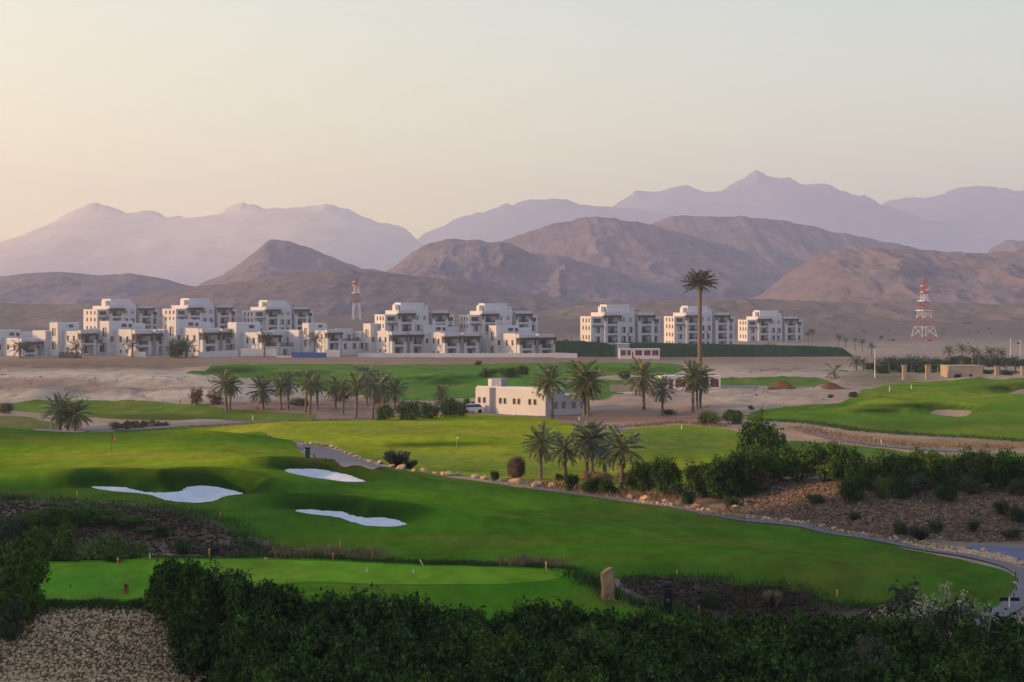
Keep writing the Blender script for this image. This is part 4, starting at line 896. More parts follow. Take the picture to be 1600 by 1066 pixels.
def palm(px, py, top, hw, label, group, Y=None, fine=True, mt='frond', nf=30, trunk_w=None, name='date_palm'):
    x, yv, z = loc_of(px, py, Y)
    H = HC - (top - HY) / F * yv - z; R = hw * yv / F; h = max(H - .62 * R, H * .35)
    o = empty(name, (x, yv, z), rng.uniform(0, 6.28))
    rt = trunk_w or max(.17, min(.30, R * .085))
    trunk_mesh(h, rt * 1.15, rt, 0, max(6, int(h / .35)), 9 if fine else 6, rng.randint(0, 999)).build('trunk', M['trunk'], o)
    if fine:
        for k in range(nf):
            t = (k + .5) / nf; pitch = math.radians(84 - 128 * t ** .92 + rng.uniform(-8, 8)); L = R * rng.uniform(.98, 1.2) * (1.08 if abs(pitch) > .9 else 1.0)
            f = link('frond', FRONDS[rng.randrange(5)], o); f.location = (0, 0, h)
            f.rotation_euler = (rng.uniform(-.25, .25), -pitch, k * 2.39996 + rng.uniform(-.15, .15)); f.scale = (L, L * rng.uniform(.85, 1.1), L)
            if mt != 'frond': use_mat(f, M[mt])
    else:
        V, Q = [], []
        for k in range(22):
            t = (k + .5) / 22; pitch = math.radians(80 - 115 * t + rng.uniform(-8, 8))
            v, q = frond_geo(R * rng.uniform(.95, 1.15), pitch, k * 2.4, k, 9, .7, .32, .05); b = len(V); V += [(p[0], p[1], p[2] + h) for p in v]; Q += [tuple(b + i for i in s) for s in q]
        me = mesh_np('crown', V, Q); me.materials.append(M['frondfar']); link('crown', me, o)
    if fine and nf > 12:
        for k in range(rng.randint(4, 9)):
            f = link('frond', FRONDS[rng.randrange(5)], o, None); f.location = (0, 0, h - .1); L = R * rng.uniform(.55, .85)
            f.rotation_euler = (rng.uniform(-.3, .3), math.radians(rng.uniform(48, 78)), rng.uniform(0, 6.28)); f.scale = (L, L * .7, L); use_mat(f, M['straw'])
    o.rotation_euler = (rng.uniform(-.06, .06), rng.uniform(-.06, .06), o.rotation_euler.z)
    return tag(o, label, 'palm tree', group)
G1, G2, G3, G4 = 'date palms in the grove behind the cart path', 'date palms by the white pump house', 'row of date palms behind the fairway crest', 'palms in the villa gardens'
for q in [(845, 757, 676, 27, 'date palm at the left end of the near grove, bare lower trunk'), (883, 748, 686, 27, 'date palm second from the left in the near grove, yellowed inner fronds'), (917, 750, 672, 27, 'date palm in the middle of the near grove, slim trunk'), (925, 752, 668, 31, 'tallest bluish date palm in the near grove'), (944, 748, 690, 25, 'short drooping date palm low in the near grove'), (971, 770, 682, 33, 'date palm at the right end of the near grove, thick trunk')]:
    palm(*q, G1, mt='frond2' if q[0] in (925, 944, 883) else 'frond', nf=32)
for q in [(863, 655, 580, 26, 'full date palm beside the right end of the white pump house'), (847, 649, 592, 19, 'smaller date palm leaning on the left of its pair by the pump house'), (914, 650, 577, 31, 'broad date palm standing right of the white pump house'), (919, 651, 584, 24, 'second trunk of the broad palm right of the pump house'), (1006, 640, 573, 27, 'date palm between the olive tan wall and the near substation'), (1035, 650, 597, 20, 'short date palm on pink earth before the substation'), (1083, 645, 575, 24, 'date palm left of the mast trunk foot'), (1094, 638, 578, 22, 'date palm in front of the mast trunk foot'), (1089, 640, 585, 18, 'low date palm crowded at the mast trunk foot')]:
    palm(*q, G2)
for q in [(354, 643, 587, 22, 'date palm with paired trunks at the left end of the row'), (359, 642, 592, 17, 'shorter twin of the date palm at the left end of the row'), (411, 641, 597, 22, 'low spreading date palm on the sand dune edge'), (439, 640, 594, 16, 'pale date palm left of the dark trunked palm'), (450, 641, 588, 20, 'dark trunked date palm in the row'), (477, 645, 585, 19, 'date palm with brown hanging fronds in the row'), (484, 648, 594, 15, 'pale short date palm beside the brown fronded one'), (496, 640, 592, 16, 'date palm in the gap middle of the row'), (524, 640, 592, 18, 'date palm standing on bare brown soil in the row'), (536, 648, 597, 14, 'small pale trunked palm in the row'), (556, 654, 590, 20, 'olive date palm with a pale trunk at the row front'), (573, 634, 579, 22, 'tallest dark date palm toward the right end of the row'), (582, 656, 592, 21, 'date palm with a dark straight trunk at the row front'), (600, 640, 590, 20, 'date palm behind the hedge end of the row'), (617, 640, 597, 20, 'last date palm of the row above the green bushes'), (690, 641, 608, 15, 'palm tuft showing above the bushes by the pump house')]:
    palm(*q, G3, mt='frond2' if q[0] in (450, 496, 573, 582) else 'frond', nf=26)
palm(94, None, 626, 25, 'left date palm of the pair behind the fairway crest', 'palm pair behind the crest', Y=205, mt='frond2'); palm(117, None, 632, 24, 'right date palm of the pair behind the fairway crest', 'palm pair behind the crest', Y=204); palm(106, None, 644, 17, 'low palm between the pair behind the fairway crest', 'palm pair behind the crest', Y=207)
for q in [(32, 564, 535, 16, 'palm before the leftmost villa'), (119, 562, 533, 15, 'palm beside the dark boarded fence'), (207, 560, 531, 14, 'palm before the villa in the middle of the left group'), (291, 561, 533, 17, 'bushy palm by the dark tree and pool'), (413, 552, 519, 13, 'dark palm before the villa left of the blue hoarding'), (491, 556, 521, 14, 'palm standing over the blue hoarding')]:
    palm(q[0], None, *q[2:], G4, Y=480 if q[0] < 300 else 484, fine=False)
FARP_ = [(1268, 541, 514, 7, 560, 'palm just right of the last apartment block'), (1263, 541, 519, 5, 562, 'thin palm touching the last apartment block'), (1310, 545, 523, 7, 560, 'left palm of the bare trunked pair above the hedge end'), (1321, 546, 528, 5, 565, 'small palm between the hedge end palms'), (1336, 552, 529, 5, 540, 'slim palm at the end of the green hedge'), (1347, 556, 529, 7, 530, 'right palm of the bare trunked pair above the hedge end'), (1362, 562, 536, 8, 500, 'tall palm beside the white lamp post'), (1338, 583, 558, 12, 370, 'bushy palm at the left end of the far tree belt'), (1349, 583, 560, 9, 372, 'palm with a dark trunk at the left end of the far tree belt')]
for px, b, t, hw, Y, lab in FARP_: palm(px, None, t, hw, lab, 'far palms on the right', Y=Y, fine=False)
far_belt = []
for i, (px, t, hw, Y) in enumerate([(1372, 560, 9, 360), (1390, 559, 11, 365), (1408, 561, 10, 362), (1424, 556, 12, 370), (1441, 557, 12, 365), (1466, 561, 10, 340), (1484, 541, 11, 400), (1503, 539, 11, 405), (1519, 542, 10, 400), (1530, 548, 8, 395), (1547, 543, 12, 400), (1566, 545, 11, 390), (1536, 557, 11, 350), (1562, 556, 14, 350), (1586, 557, 10, 350), (1572, 561, 9, 345), (1455, 560, 8, 345), (1500, 556, 8, 380)]):
    far_belt.append(palm(px, None, t, hw, 'x', 'palms of the far tree belt', Y=Y, fine=False))
in_order(far_belt, 'dark palm, %s from the left in the far tree belt round the tan gatehouse')
# drooping bare palm on the sand
o = palm(1304, 592, 571, 17, 'newly planted palm with drooping sparse fronds on the sand', None, nf=9)
# tall mast made up as a palm
mx_, my_, mz_ = spotY(1093.5, 322)
r = empty('mast_palm', (mx_, my_, mz_)); mh = HC - (448 - HY) / F * 322 - mz_
trunk_mesh(mh, .50, .42, 0, 46, 14, 5).build('trunk', M['mast'], r, True)
MB().lathe([(.62, mh - .9), (.95, mh + .2), (.75, mh + .9), (.5, mh + 1.0)], 14).build('collar', M['mastfrond'], r)
for k in range(46):
    t = (k + .5) / 46; pitch = math.radians(80 - 84 * t + rng.uniform(-5, 5)); L = rng.uniform(3.6, 4.4)
    f = link('frond', FRONDS[k % 2], r); f.location = (0, 0, mh + .3); f.rotation_euler = (rng.uniform(-.3, .3), -pitch, k * 2.39996); f.scale = (L, L * .62, L); use_mat(f, M['mastfrond'])
for dx in (-.28, .0, .28): MB().box(dx - .09, dx + .09, -.35, -.2, mh + 1.0, mh + 3.6).build('antenna', M['steel'], r)
tag(r, 'very tall telephone mast disguised as a palm tree', 'mast')

# ------------------------------------------------------------------ shrubs
def clump_cloud(lobes, n, leaf, seed, shell=.45, per=12, sig=.10, upb=.15):
    g = np.random.default_rng(seed); lob = np.array(lobes, float); wgt = (lob[:, 3] * lob[:, 4]) ** .9; wgt /= wgt.sum()
    nc = n // per; ci = g.choice(len(lob), nc, p=wgt); d = g.normal(size=(nc, 3)); d[:, 2] = d[:, 2] + upb; d /= np.linalg.norm(d, axis=1)[:, None]
    rr = (1 - shell * g.random(nc) ** 1.7) * (1 + .16 * g.normal(size=nc).clip(-1.2, 1.6))
    c = lob[ci, :3] + d * rr[:, None] * lob[ci, 3:6]
    p = np.repeat(c, per, 0) + g.normal(size=(nc * per, 3)) * sig; dd = np.repeat(d, per, 0)
    k = p[:, 2] > .01; p, dd = p[k], dd[k]; n = len(p)
    nm = dd + np.array([0, 0, .35]) + .65 * g.normal(size=(n, 3)); nm /= np.linalg.norm(nm, axis=1)[:, None]
    u = np.cross(nm, g.normal(size=(n, 3))); u /= np.linalg.norm(u, axis=1)[:, None]; v = np.cross(nm, u)
    s = (leaf * g.uniform(.65, 1.35, n))[:, None]
    V = np.stack([p + u * s, p + v * s * .55 + nm * s * .15, p - u * s, p - v * s * .55 + nm * s * .15], 1).reshape(-1, 3)
    return V, np.arange(len(V)).reshape(-1, 4)
def lobes_of(seed, n=7, flat=1.0):
    g = random.Random(seed); L = [(0, 0, .55 * flat, .62, .62, .58 * flat)]
    for i in range(n):
        a = g.uniform(0, 6.28); q = g.uniform(.3, .62); L.append((q * math.cos(a), q * math.sin(a), g.uniform(.3, 1.0) * flat, g.uniform(.28, .46), g.uniform(.28, .46), g.uniform(.26, .44) * flat))
    return L
def leaf_mesh(name, V, Q, m):
    me = mesh_np(name, V, Q); me.materials.append(M[m]); return me
NEAR = [leaf_mesh('foliage', *clump_cloud(lobes_of(s, 9), 8400, .052, s, .62, 14, .055), 'leaf') for s in range(5)]
MIDS = [leaf_mesh('foliage', *clump_cloud(lobes_of(s + 20, 8), 6500, .043, s + 20, .55, 12, .06), 'leaf') for s in range(4)]
FARS = [leaf_mesh('foliage', *clump_cloud(lobes_of(s + 40, 6), 2000, .062, s + 40, .5, 8, .08), 'leaf') for s in range(3)]
def blades(n, seed, spread=.9, w=.02, h0=.6, h1=1.15):
    g = np.random.default_rng(seed); a = g.uniform(0, 6.28, n); t = spread * g.random(n) ** .6; H = g.uniform(h0, h1, n); ln = np.stack([np.cos(a), np.sin(a)], 1)
    b = ln * (g.random(n) * .18)[:, None]; V = np.zeros((n, 4, 3)); px_ = np.stack([-ln[:, 1], ln[:, 0]], 1) * w
    for i, (f, ww) in enumerate(((0, 1), (0, -1))): V[:, i, :2] = b + px_ * ww
    mid = b + ln * (t * .45)[:, None]; V[:, 2, :2] = b + ln * (t * 1.0)[:, None]; V[:, 2, 2] = H * (1 - .25 * t)
    V[:, 3, :2] = mid - px_ * .8; V[:, 3, 2] = H * .62
    return V.reshape(-1, 3), np.arange(n * 4).reshape(-1, 4)
SPIKY = [leaf_mesh('foliage', *blades(420, s), 'leaf3') for s in range(3)]
STEM = MB()
for k in range(6):
    a = k * 1.05; STEM.bar((.06 * math.cos(a), .06 * math.sin(a), -.3), (.42 * math.cos(a), .42 * math.sin(a), .75 + .1 * (k % 3)), .045)
so = STEM.build('stem', M['stem']); STEM_ME = so.data; bpy.data.objects.remove(so)
sm_i = 0
def shrub(px, py, top, hw, label, group=None, kind='m', m=None, Y=None, name='shrub', cat='shrub', depth=1.0):
    """a bush whose foot stands at the given photo row (or distance) and whose top and half width are given in photo pixels"""
    global sm_i
    x, yv, z = loc_of(px, py, Y); H = HC - (top - HY) / F * yv - z; R = hw * yv / F
    src = {'n': NEAR, 'm': MIDS, 'f': FARS, 's': SPIKY}[kind]; sm_i += 1
    o = empty(name, (x, yv, z), rng.uniform(0, 6.28))
    k = 1.0 if kind == 's' else 1.22; zs = max(H, .15) / k
    n_ = 1
    if kind != 's' and zs > 1.45 * R: n_ = math.ceil((zs - 1.45 * R) / (1.0 * R)) + 1; zs = 1.45 * R
    for i in range(n_):
        f = link('foliage', src[(sm_i + i) % len(src)], o); q = 1 + .12 * i
        f.scale = (R * q, R * depth * q, zs); f.location.z = max(0, max(H, .15) - zs * k - i * (H - zs * k) / max(n_ - 1, 1)); f.rotation_euler.z = i * 2.1
        if m: use_mat(f, M[m])
    H = zs * k
    if kind in 'nm': s = link('stem', STEM_ME, o); s.scale = (R, R, max(H, .15) / k)
    return tag(o, label, cat, group)

# dense dark hedge along the bottom of the photo
HG = 'shrubs of the bottom hedge'
MARKS = [(150, 'the stone bank'), (300, 'the tee beside the stone bank'), (430, 'the short orange tee marker'), (540, 'the left white tee marker'), (620, 'the right white tee marker'), (720, 'the tee lawn slope'), (860, 'the yellow stake on the tee'), (948, 'the standing stone'), (1044, 'the black bin'), (1130, 'the dark gully'), (1215, 'the orange dry tuft'), (1310, 'the far end of the gully'), (1450, 'the cream flowered bush'), (1577, 'the twin black sign'), (1680, 'the right edge of the photo')]
def hedge_row(items, row):
    by = {}
    for px, o_ in items: by.setdefault(min(MARKS, key=lambda q: abs(q[0] - px))[1], []).append((px, o_))
    for mk, L in by.items():
        L.sort(key=lambda q: q[0])
        for i, (px, o_) in enumerate(L):
            which = '' if len(L) == 1 else (('left ', 'right ') if len(L) == 2 else ('left ', 'middle ', 'right ') if len(L) == 3 else ('leftmost ', 'second ', 'third ', 'rightmost '))[min(i, 3)]
            o_['label'] = which + 'dark hedge shrub in the ' + row + ', below ' + mk
EDGE = [(262, 876), (302, 880), (345, 892), (392, 905), (440, 915), (487, 930), (540, 928), (590, 930), (640, 936), (690, 942), (722, 962), (768, 968), (815, 950), (862, 944), (905, 946), (948, 962), (985, 955), (1032, 966), (1085, 975), (1135, 960), (1180, 958), (1230, 962), (1285, 968), (1335, 975), (1545, 975), (1590, 962), (1640, 950), (1690, 950)]
its = []
for i, (px, t) in enumerate(EDGE):
    its.append((px, shrub(px, 0, t + rng.uniform(-3, 4), rng.uniform(50, 64) if px > 310 else 44, 'x', HG, 'n', Y=rng.uniform(63.5, 66.0) if px > 350 else {262: 70.2, 302: 69.0, 345: 67.2}[px])))
hedge_row(its, 'top row')
for row, (t0, Y0, x0, dx) in enumerate([(978, 60.5, 405, 74), (1014, 57.0, 420, 72), (1048, 53.5, 425, 76), (1078, 50, 430, 80)]):
    px = x0; its = []
    while px < 1680:
        its.append((px, shrub(px, 0, t0 + rng.uniform(-14, 18), rng.uniform(54, 70), 'x', HG, 'n', Y=Y0 + rng.uniform(-1, 1), m='leaf2' if rng.random() < .14 else None))); px += dx * rng.uniform(.85, 1.15)
    hedge_row(its, ('second row', 'third row', 'fourth row', 'lowest row')[row])
shrub(1208, 953, 921, 17, 'orange brown dry tuft in the dark gully', None, 's', 'straw'); shrub(1112, 948, 920, 15, 'grey green feathery shrub in the gully beside the black bin', None, 'm', 'leaf3')
for px, t, hw, m, lab in [(362, 1030, 30, None, 'dark shrub at the right foot of the stone bank'), (1375, 962, 42, 'leaf2', 'paler green shrub left of the cream flowered bush'), (1360, 1000, 45, 'leaf3', 'brownish grey shrub below the cream flowered bush'), (1500, 1030, 55, 'leaf2', 'yellowish green shrub at the bottom right'), (1350, 1040, 50, 'leaf2', 'bright tipped shrub at the bottom beside the brownish one')]:
    shrub(px, 0, t, hw, lab, None, 'n', m, Y=62 if t < 1000 else 56)
# cream flowered bush
x, yv, z = spotY(1455, 65.5); r = empty('flowering_bush', (x, yv, z)); Hb = HC - (938 - HY) / F * yv - z
f = link('foliage', NEAR[2], r); f.scale = (2.9, 1.6, Hb / 1.22); use_mat(f, M['leaf3'])
link('stem', STEM_ME, r).scale = (2.6, 1.6, Hb / 1.2)
g = random.Random(5); V, Q = [], []
for i in range(95):
    a = g.uniform(-1, 1); bx, by = a * 2.4, g.uniform(-1, .6); top = Hb * (.86 + .30 * (1 - abs(a - .35)) * g.random()) + g.uniform(-.2, .25)
    bx2, by2 = bx + g.uniform(-.3, .3), by + g.uniform(-.2, .2); b = len(V)
    V += [(bx, by, top - 1.3), (bx + .03, by, top - 1.3), (bx2 + .02, by2, top), (bx2 - .02, by2, top)]; Q.append((b, b + 1, b + 2, b + 3))
    for k in range(9):
        c = Vector((bx2 + g.gauss(0, .09), by2 + g.gauss(0, .09), top + g.gauss(0, .11))); s = g.uniform(.03, .065); b = len(V)
        u = Vector((g.gauss(0, 1), g.gauss(0, 1), g.gauss(0, 1))).normalized(); v = u.orthogonal().normalized()
        V += [tuple(c + u * s), tuple(c + v * s), tuple(c - u * s), tuple(c - v * s)]; Q.append((b, b + 1, b + 2, b + 3))
link('blossom', leaf_mesh('blossom', V, Q, 'bloom'), r); tag(r, 'pale bush with tall cream flower heads at the bottom right', 'flowering bush')
# left side
for q in [(18, 900, 838, 55, 'dark leafy shrub at the left edge beside the tee', 'n', 'leaf2', 71), (-12, 930, 868, 50, 'dark shrub cut by the left edge, nearer than its neighbour', 'n', 'leaf2', 70), (35, 930, 868, 36, 'leafy shrub overhanging the left corner of the tee', 'n', 'leaf2', 70.5), (14, 990, 932, 26, 'small grey green shrub on the left end of the stone bank', 'n', 'leaf3', 69.6),
          (85, 882, 822, 46, 'dark round shrub just behind the left end of the tee', 'n', 'leaf2', 96), (150, 882, 840, 50, 'pale green grassy shrub behind the tee', 'm', 'leaf5', 95), (205, 880, 848, 36, 'low grassy shrub with yellow tips behind the tee', 'm', 'leaf5', 95), (240, 882, 862, 24, 'small pale tuft near the yellow tee post', 's', 'leaf4', 93),
          (18, 872, 808, 34, 'pale silvery shrub low on the brown bank', 'm', 'leaf3', 103), (60, 852, 796, 38, 'dark shrub left on the brown bank', 'm', 'leaf2', 106), (118, 850, 788, 46, 'large green shrub in the middle of the brown bank', 'm', 'leaf2', 107), (165, 850, 797, 38, 'dark green shrub right of the large one on the brown bank', 'm', 'leaf2', 107), (206, 852, 808, 30, 'dark small shrub at the right of the bank thicket', 'm', 'leaf2', 106), (225, 852, 824, 18, 'lone small shrub on the brown bank right of the thicket', 'm', 'leaf2', 105), (20, 802, 780, 28, 'low dark shrub at the top left of the brown bank', 'm', None, 114), (-20, 845, 800, 40, 'dark shrub on the bank cut by the left edge', 'm', 'leaf2', 106)]:
    shrub(*q[:4], q[4], 'shrubs on the left', q[5], q[6], q[7])
for px, b, t, hw, m, lab in [(40, 838, 806, 24, 'leaf2', 'small green shrub between the silvery one and the dark one on the brown bank'), (285, 868, 848, 16, None, 'low dark tuft near the foot of the brown bank'), (330, 866, 851, 18, 'leaf3', 'low grey tuft where the brown bank ends'), (250, 838, 822, 16, None, 'small round shrub high on the brown bank right side'), (120, 800, 786, 18, 'leaf3', 'flat grey shrub under the fairway edge on the brown bank'), (180, 878, 858, 22, 'leaf2', 'low green shrub just behind the orange stake')]: shrub(px, b, t, hw, lab, 'shrubs on the left', 'm', m)
# bushes along the top of the right bank
RB = [(1010, 768, 722, 32, None), (1048, 772, 716, 34, None), (1088, 778, 726, 30, None), (1125, 780, 718, 34, None), (1160, 775, 706, 36, None), (1190, 760, 700, 30, 'leaf2'), (1245, 752, 700, 42, 'leaf2'), (1290, 752, 694, 42, 'leaf2'), (1322, 756, 702, 36, None), (1352, 765, 716, 34, None), (1388, 765, 712, 38, None), (1420, 764, 716, 32, None), (1450, 762, 703, 38, 'leaf2'), (1486, 764, 712, 36, None), (1520, 764, 706, 38, None), (1556, 764, 708, 38, None), (1592, 764, 714, 34, None), (1630, 764, 712, 34, None), (1215, 752, 716, 30, None)]
rbs = []
for i, (px, b, t, hw, m) in enumerate(RB):
    rbs.append(shrub(px, b, t, hw, 'thick green shrub in the long row on top of the stony bank', 'shrub row on the stony bank', 'm', m))
in_order(rbs, 'thick green shrub, %s from the left in the row on top of the stony bank')
RF = [(1330, 786, 744, 26, 'm', None, 'dark shrub low in front of the shrub row'), (1380, 778, 748, 18, 'm', 'leaf4', 'yellow green rounded shrub on the stony bank'), (1412, 780, 752, 20, 'm', None, 'dark shrub right of the yellow green one'), (1430, 772, 742, 20, 'm', 'leaf3', 'pale shrub set against the dark shrub row'), (1477, 784, 760, 20, 'm', None, 'lone dark round shrub on the stony bank'), (1520, 772, 742, 22, 'm', 'leaf3', 'grey shrub on the right of the stony bank'), (1565, 806, 780, 13, 's', 'leaf4', 'upright yellow green tuft on the stony bank'), (1521, 832, 810, 11, 's', 'leaf4', 'bright small tuft low on the stony bank'), (1592, 815, 794, 18, 'm', None, 'dark green shrub cut by the right edge'), (1408, 836, 815, 17, 'm', 'leaf3', 'dark grey dry shrub near the cart path'), (1437, 846, 820, 20, 's', 'leaf3', 'grassy grey shrub beside the cart path boulders'), (1462, 832, 815, 16, 'm', 'leaf3', 'greyish green shrub low on the bank'), (1580, 842, 826, 16, 'm', 'leaf3', 'low grey shrub by the asphalt road'), (1275, 788, 772, 18, 'm', 'leaf3', 'flat pale shrub on the upper stony bank'), (1335, 812, 800, 12, 'm', 'leaf3', 'tiny pale shrub on the middle of the stony bank'), (1590, 775, 750, 20, 'm', 'leaf3', 'pale shrub at the right edge on the bank top'),
      (1180, 770, 738, 24, 'm', 'dry', 'dry brown twiggy bush at the left end of the bank'), (1232, 742, 728, 16, 'm', 'straw', 'tuft of straw coloured grass on the bank top'), (1265, 744, 730, 18, 'm', 'straw', 'straw coloured bush under the bright shrubs'), (1140, 792, 776, 16, 'm', 'leaf3', 'olive tuft beside the dry bank end'), (1075, 790, 768, 12, 'm', None, 'small dark shrub standing by the cart path edge'), (1105, 776, 758, 24, 'm', 'leaf3', 'olive scrub in front of the dark shrubs'), (1060, 776, 756, 22, 'm', 'leaf3', 'low olive scrub right of the palm grove')]
for px, b, t, hw, k, m, lab in RF: shrub(px, b, t, hw, lab, 'scattered bushes on the stony bank', k, m)
# the leafy tree over the bank
x, yv, z = spot(1194, 742); r = empty('leafy_tree', (x, yv, z)); Ht = HC - (657 - HY) / F * yv - z; R = 46 * yv / F
tk = MB()
for a in range(5): tk.bar((0, 0, -.3), (.5 * math.cos(a * 1.3), .5 * math.sin(a * 1.3), Ht * .6), .14)
tk.build('trunk', M['stem'], r); f = link('crown', NEAR[3], r); f.scale = (R, R, Ht / 1.22); use_mat(f, M['leaf2'])
tag(r, 'rounded bright leafy tree standing above the left end of the bank', 'tree')
# round the near grove
for px, b, t, hw, k, m, lab in [(890, 768, 742, 15, 'm', None, 'dark round bush under the grove, left'), (922, 772, 747, 18, 'm', None, 'dark round bush under the grove, middle'), (948, 774, 748, 20, 'm', None, 'dark round bush under the grove, right'), (806, 750, 714, 18, 'm', 'dry', 'brown wiry bush left of the grove'), (772, 752, 737, 9, 'm', None, 'small dark bush beside the boulder line'), (620, 731, 702, 24, 's', 'leaf3', 'wide grassy bush behind the boulder line'), (640, 733, 718, 14, 's', 'leaf3', 'low grass tuft at the foot of the wide grassy bush'), (940, 756, 736, 34, 'm', 'straw', 'straw coloured grass between the grove trunks'), (990, 764, 738, 26, 'm', 'leaf3', 'olive brown bush at the right of the grove'), (875, 752, 741, 9, 'm', None, 'tiny dark bush between the grove palms')]:
    shrub(px, b, t, hw, lab, 'bushes round the palm grove', k, m)
# pump house hedge and the middle distance
for px, b, t, hw, k, m, lab in [(603, 657, 632, 22, 'f', 'leaf2', 'green bush at the left end of the pump house hedge'), (640, 656, 627, 26, 'f', 'leaf2', 'green bush second in the pump house hedge'), (672, 654, 628, 24, 'f', 'leaf2', 'green bush in the middle of the pump house hedge'), (700, 652, 622, 24, 'f', 'leaf2', 'tallest green bush of the pump house hedge'), (719, 650, 628, 16, 'f', 'leaf2', 'green bush nearest the white pump house'),
        (1108, 664, 643, 24, 'f', 'leaf2', 'bright green bush left of its pair below the mast'), (1143, 662, 639, 26, 'f', 'leaf2', 'bright green bush right of its pair below the mast'), (308, 632, 608, 14, 'f', 'dry', 'dark brown round tree on the sand dune'), (336, 632, 610, 15, 'f', 'dry', 'dark brown round tree beside the left palm'), (8, 646, 630, 18, 'f', 'dry', 'dark brown bush at the left edge by the green'), (765, 590, 577, 22, 'f', None, 'dark bush at the left of the far hedge clump'), (795, 590, 574, 22, 'f', None, 'dark bush in the middle of the far hedge clump'), (819, 586, 571, 16, 'f', None, 'dark bush at the right of the far hedge clump'), (748, 571, 564, 8, 'f', None, 'tiny dark bush below the villas'), (976, 593, 580, 12, 'f', None, 'small round bush on the patch of grass behind the palms'),
        (1332, 621, 612, 12, 'f', 'leaf3', 'small olive bush on the edge of the raised fairway'), (1173, 640, 634, 6, 'f', None, 'tiny dark shrub on the pink sand mound'), (1298, 622, 616, 6, 'f', 'leaf3', 'tiny olive tuft left of the raised fairway'), (528, 626, 600, 26, 'f', 'dry', 'brown bare scrub behind the palm row'), (590, 630, 606, 22, 'f', 'dry', 'dark scrub mass behind the right palms of the row'), (466, 634, 622, 22, 'f', 'dry', 'low scrub at the foot of the palm row'), (1048, 648, 640, 18, 'f', 'leaf3', 'olive scrub on pink earth below the short palm'), (180, 670, 660, 14, 'f', 'dry', 'low grey scrub right of the palm pair'), (245, 666, 660, 16, 'f', 'dry', 'low dark scrub along the grey track'), (275, 545, 535, 12, 'f', None, 'dark tree between the two left villas')]:
    shrub(px, b, t, hw, lab, 'bushes of the middle distance', k, m)
shrub(280, 0, 532, 22, 'dark spreading tree between the left villas by the pool', None, 'f', None, Y=482, name='leafy_tree', cat='tree')
shrub(730, 0, 622, 6, 'slim dark cypress left of the pump house', 'cypress pair', 'f', None, Y=240, name='cypress', cat='tree'); shrub(739, 0, 627, 5, 'shorter cypress touching the pump house', 'cypress pair', 'f', None, Y=241, name='cypress', cat='tree')
far_tr = []
for i, (px, t, hw, Y) in enumerate([(1385, 566, 16, 368), (1405, 563, 18, 372), (1428, 562, 18, 374), (1450, 566, 16, 360), (1470, 566, 12, 345), (1520, 560, 22, 420), (1490, 558, 20, 425), (1555, 562, 22, 400), (1590, 564, 20, 395), (1545, 578, 20, 345), (1575, 578, 18, 340), (1360, 567, 18, 380), (1394, 560, 24, 380), (1418, 559, 24, 385), (1440, 561, 24, 380), (1462, 562, 22, 372), (1478, 562, 22, 400), (1508, 556, 26, 430), (1536, 556, 26, 430), (1570, 558, 26, 425), (1604, 560, 24, 420), (1376, 572, 16, 350), (1412, 572, 16, 350), (1436, 572, 16, 350)]):
    far_tr.append(shrub(px, 0, t, hw, 'x', 'trees of the far tree belt', 'f', 'leaf' if i % 2 else 'netgreen', Y=Y, name='leafy_tree', cat='tree'))
in_order(far_tr, 'rounded green tree, %s from the left in the far tree belt')

# long green hedge in front of the right apartment blocks
def hedge(pts, lab):
    """clipped hedge: leaf clumps over a solid body, along (px, base row, top row, Y)"""
    r = empty('hedge'); V, Q = [], []; body = MB()
    g = np.random.default_rng(3)
    for (a, b0, t0, Y0), (c, b1, t1, Y1) in zip(pts[:-1], pts[1:]):
        x0, x1 = (a - 800) / F * Y0, (c - 800) / F * Y1; zb0, zb1 = HC - (b0 - HY) / F * Y0, HC - (b1 - HY) / F * Y1; zt0, zt1 = HC - (t0 - HY) / F * Y0, HC - (t1 - HY) / F * Y1
        i = len(body.v); body.v += [(x0, Y0, zb0 - 1), (x1, Y1, zb1 - 1), (x1, Y1 + 4, zb1 - 1), (x0, Y0 + 4, zb0 - 1), (x0, Y0 + 1.2, zt0 - .2), (x1, Y1 + 1.2, zt1 - .2), (x1, Y1 + 4, zt1 - .2), (x0, Y0 + 4, zt0 - .2)]
        body.f += [tuple(i + k for k in q) for q in ((0, 1, 5, 4), (4, 5, 6, 7), (2, 3, 7, 6), (1, 2, 6, 5), (3, 0, 4, 7))]
        n = int(abs(x1 - x0) * 34); t = g.random(n); u = g.random(n) ** .8; px_ = x0 + (x1 - x0) * t; pz = (zb0 + (zb1 - zb0) * t) * (1 - u) + (zt0 + (zt1 - zt0) * t + .55 * fbm(px_ / 3.5, px_ * 0 + 2.0, 3, 15)) * u
        py_ = Y0 + (Y1 - Y0) * t + 1.2 * u - .1 + 2.5 * (u > .93) * g.random(n)
        p = np.stack([px_, py_, pz], 1) + g.normal(size=(n, 3)) * .12; nm = np.array([0, -1, .5]) + .8 * g.normal(size=(n, 3)); nm /= np.linalg.norm(nm, axis=1)[:, None]
        uu = np.cross(nm, g.normal(size=(n, 3))); uu /= np.linalg.norm(uu, axis=1)[:, None]; vv = np.cross(nm, uu); s = g.uniform(.16, .36, n)[:, None]
        b = len(V) * 4; V.append(np.stack([p + uu * s, p + vv * s * .6, p - uu * s, p - vv * s * .6], 1).reshape(-1, 3))
    V = np.concatenate(V); link('foliage', leaf_mesh('foliage', V, np.arange(len(V)).reshape(-1, 4), 'netgreen'), r)
    body.build('hedge_body', M['netgreen'], r); tag(r, lab, 'hedge')
hedge([(868, 559, 532, 492), (900, 559, 532, 492), (945, 559, 535, 492), (961, 559, 540, 492)], 'tall dark green hedge panel between the last villa and the far substation')
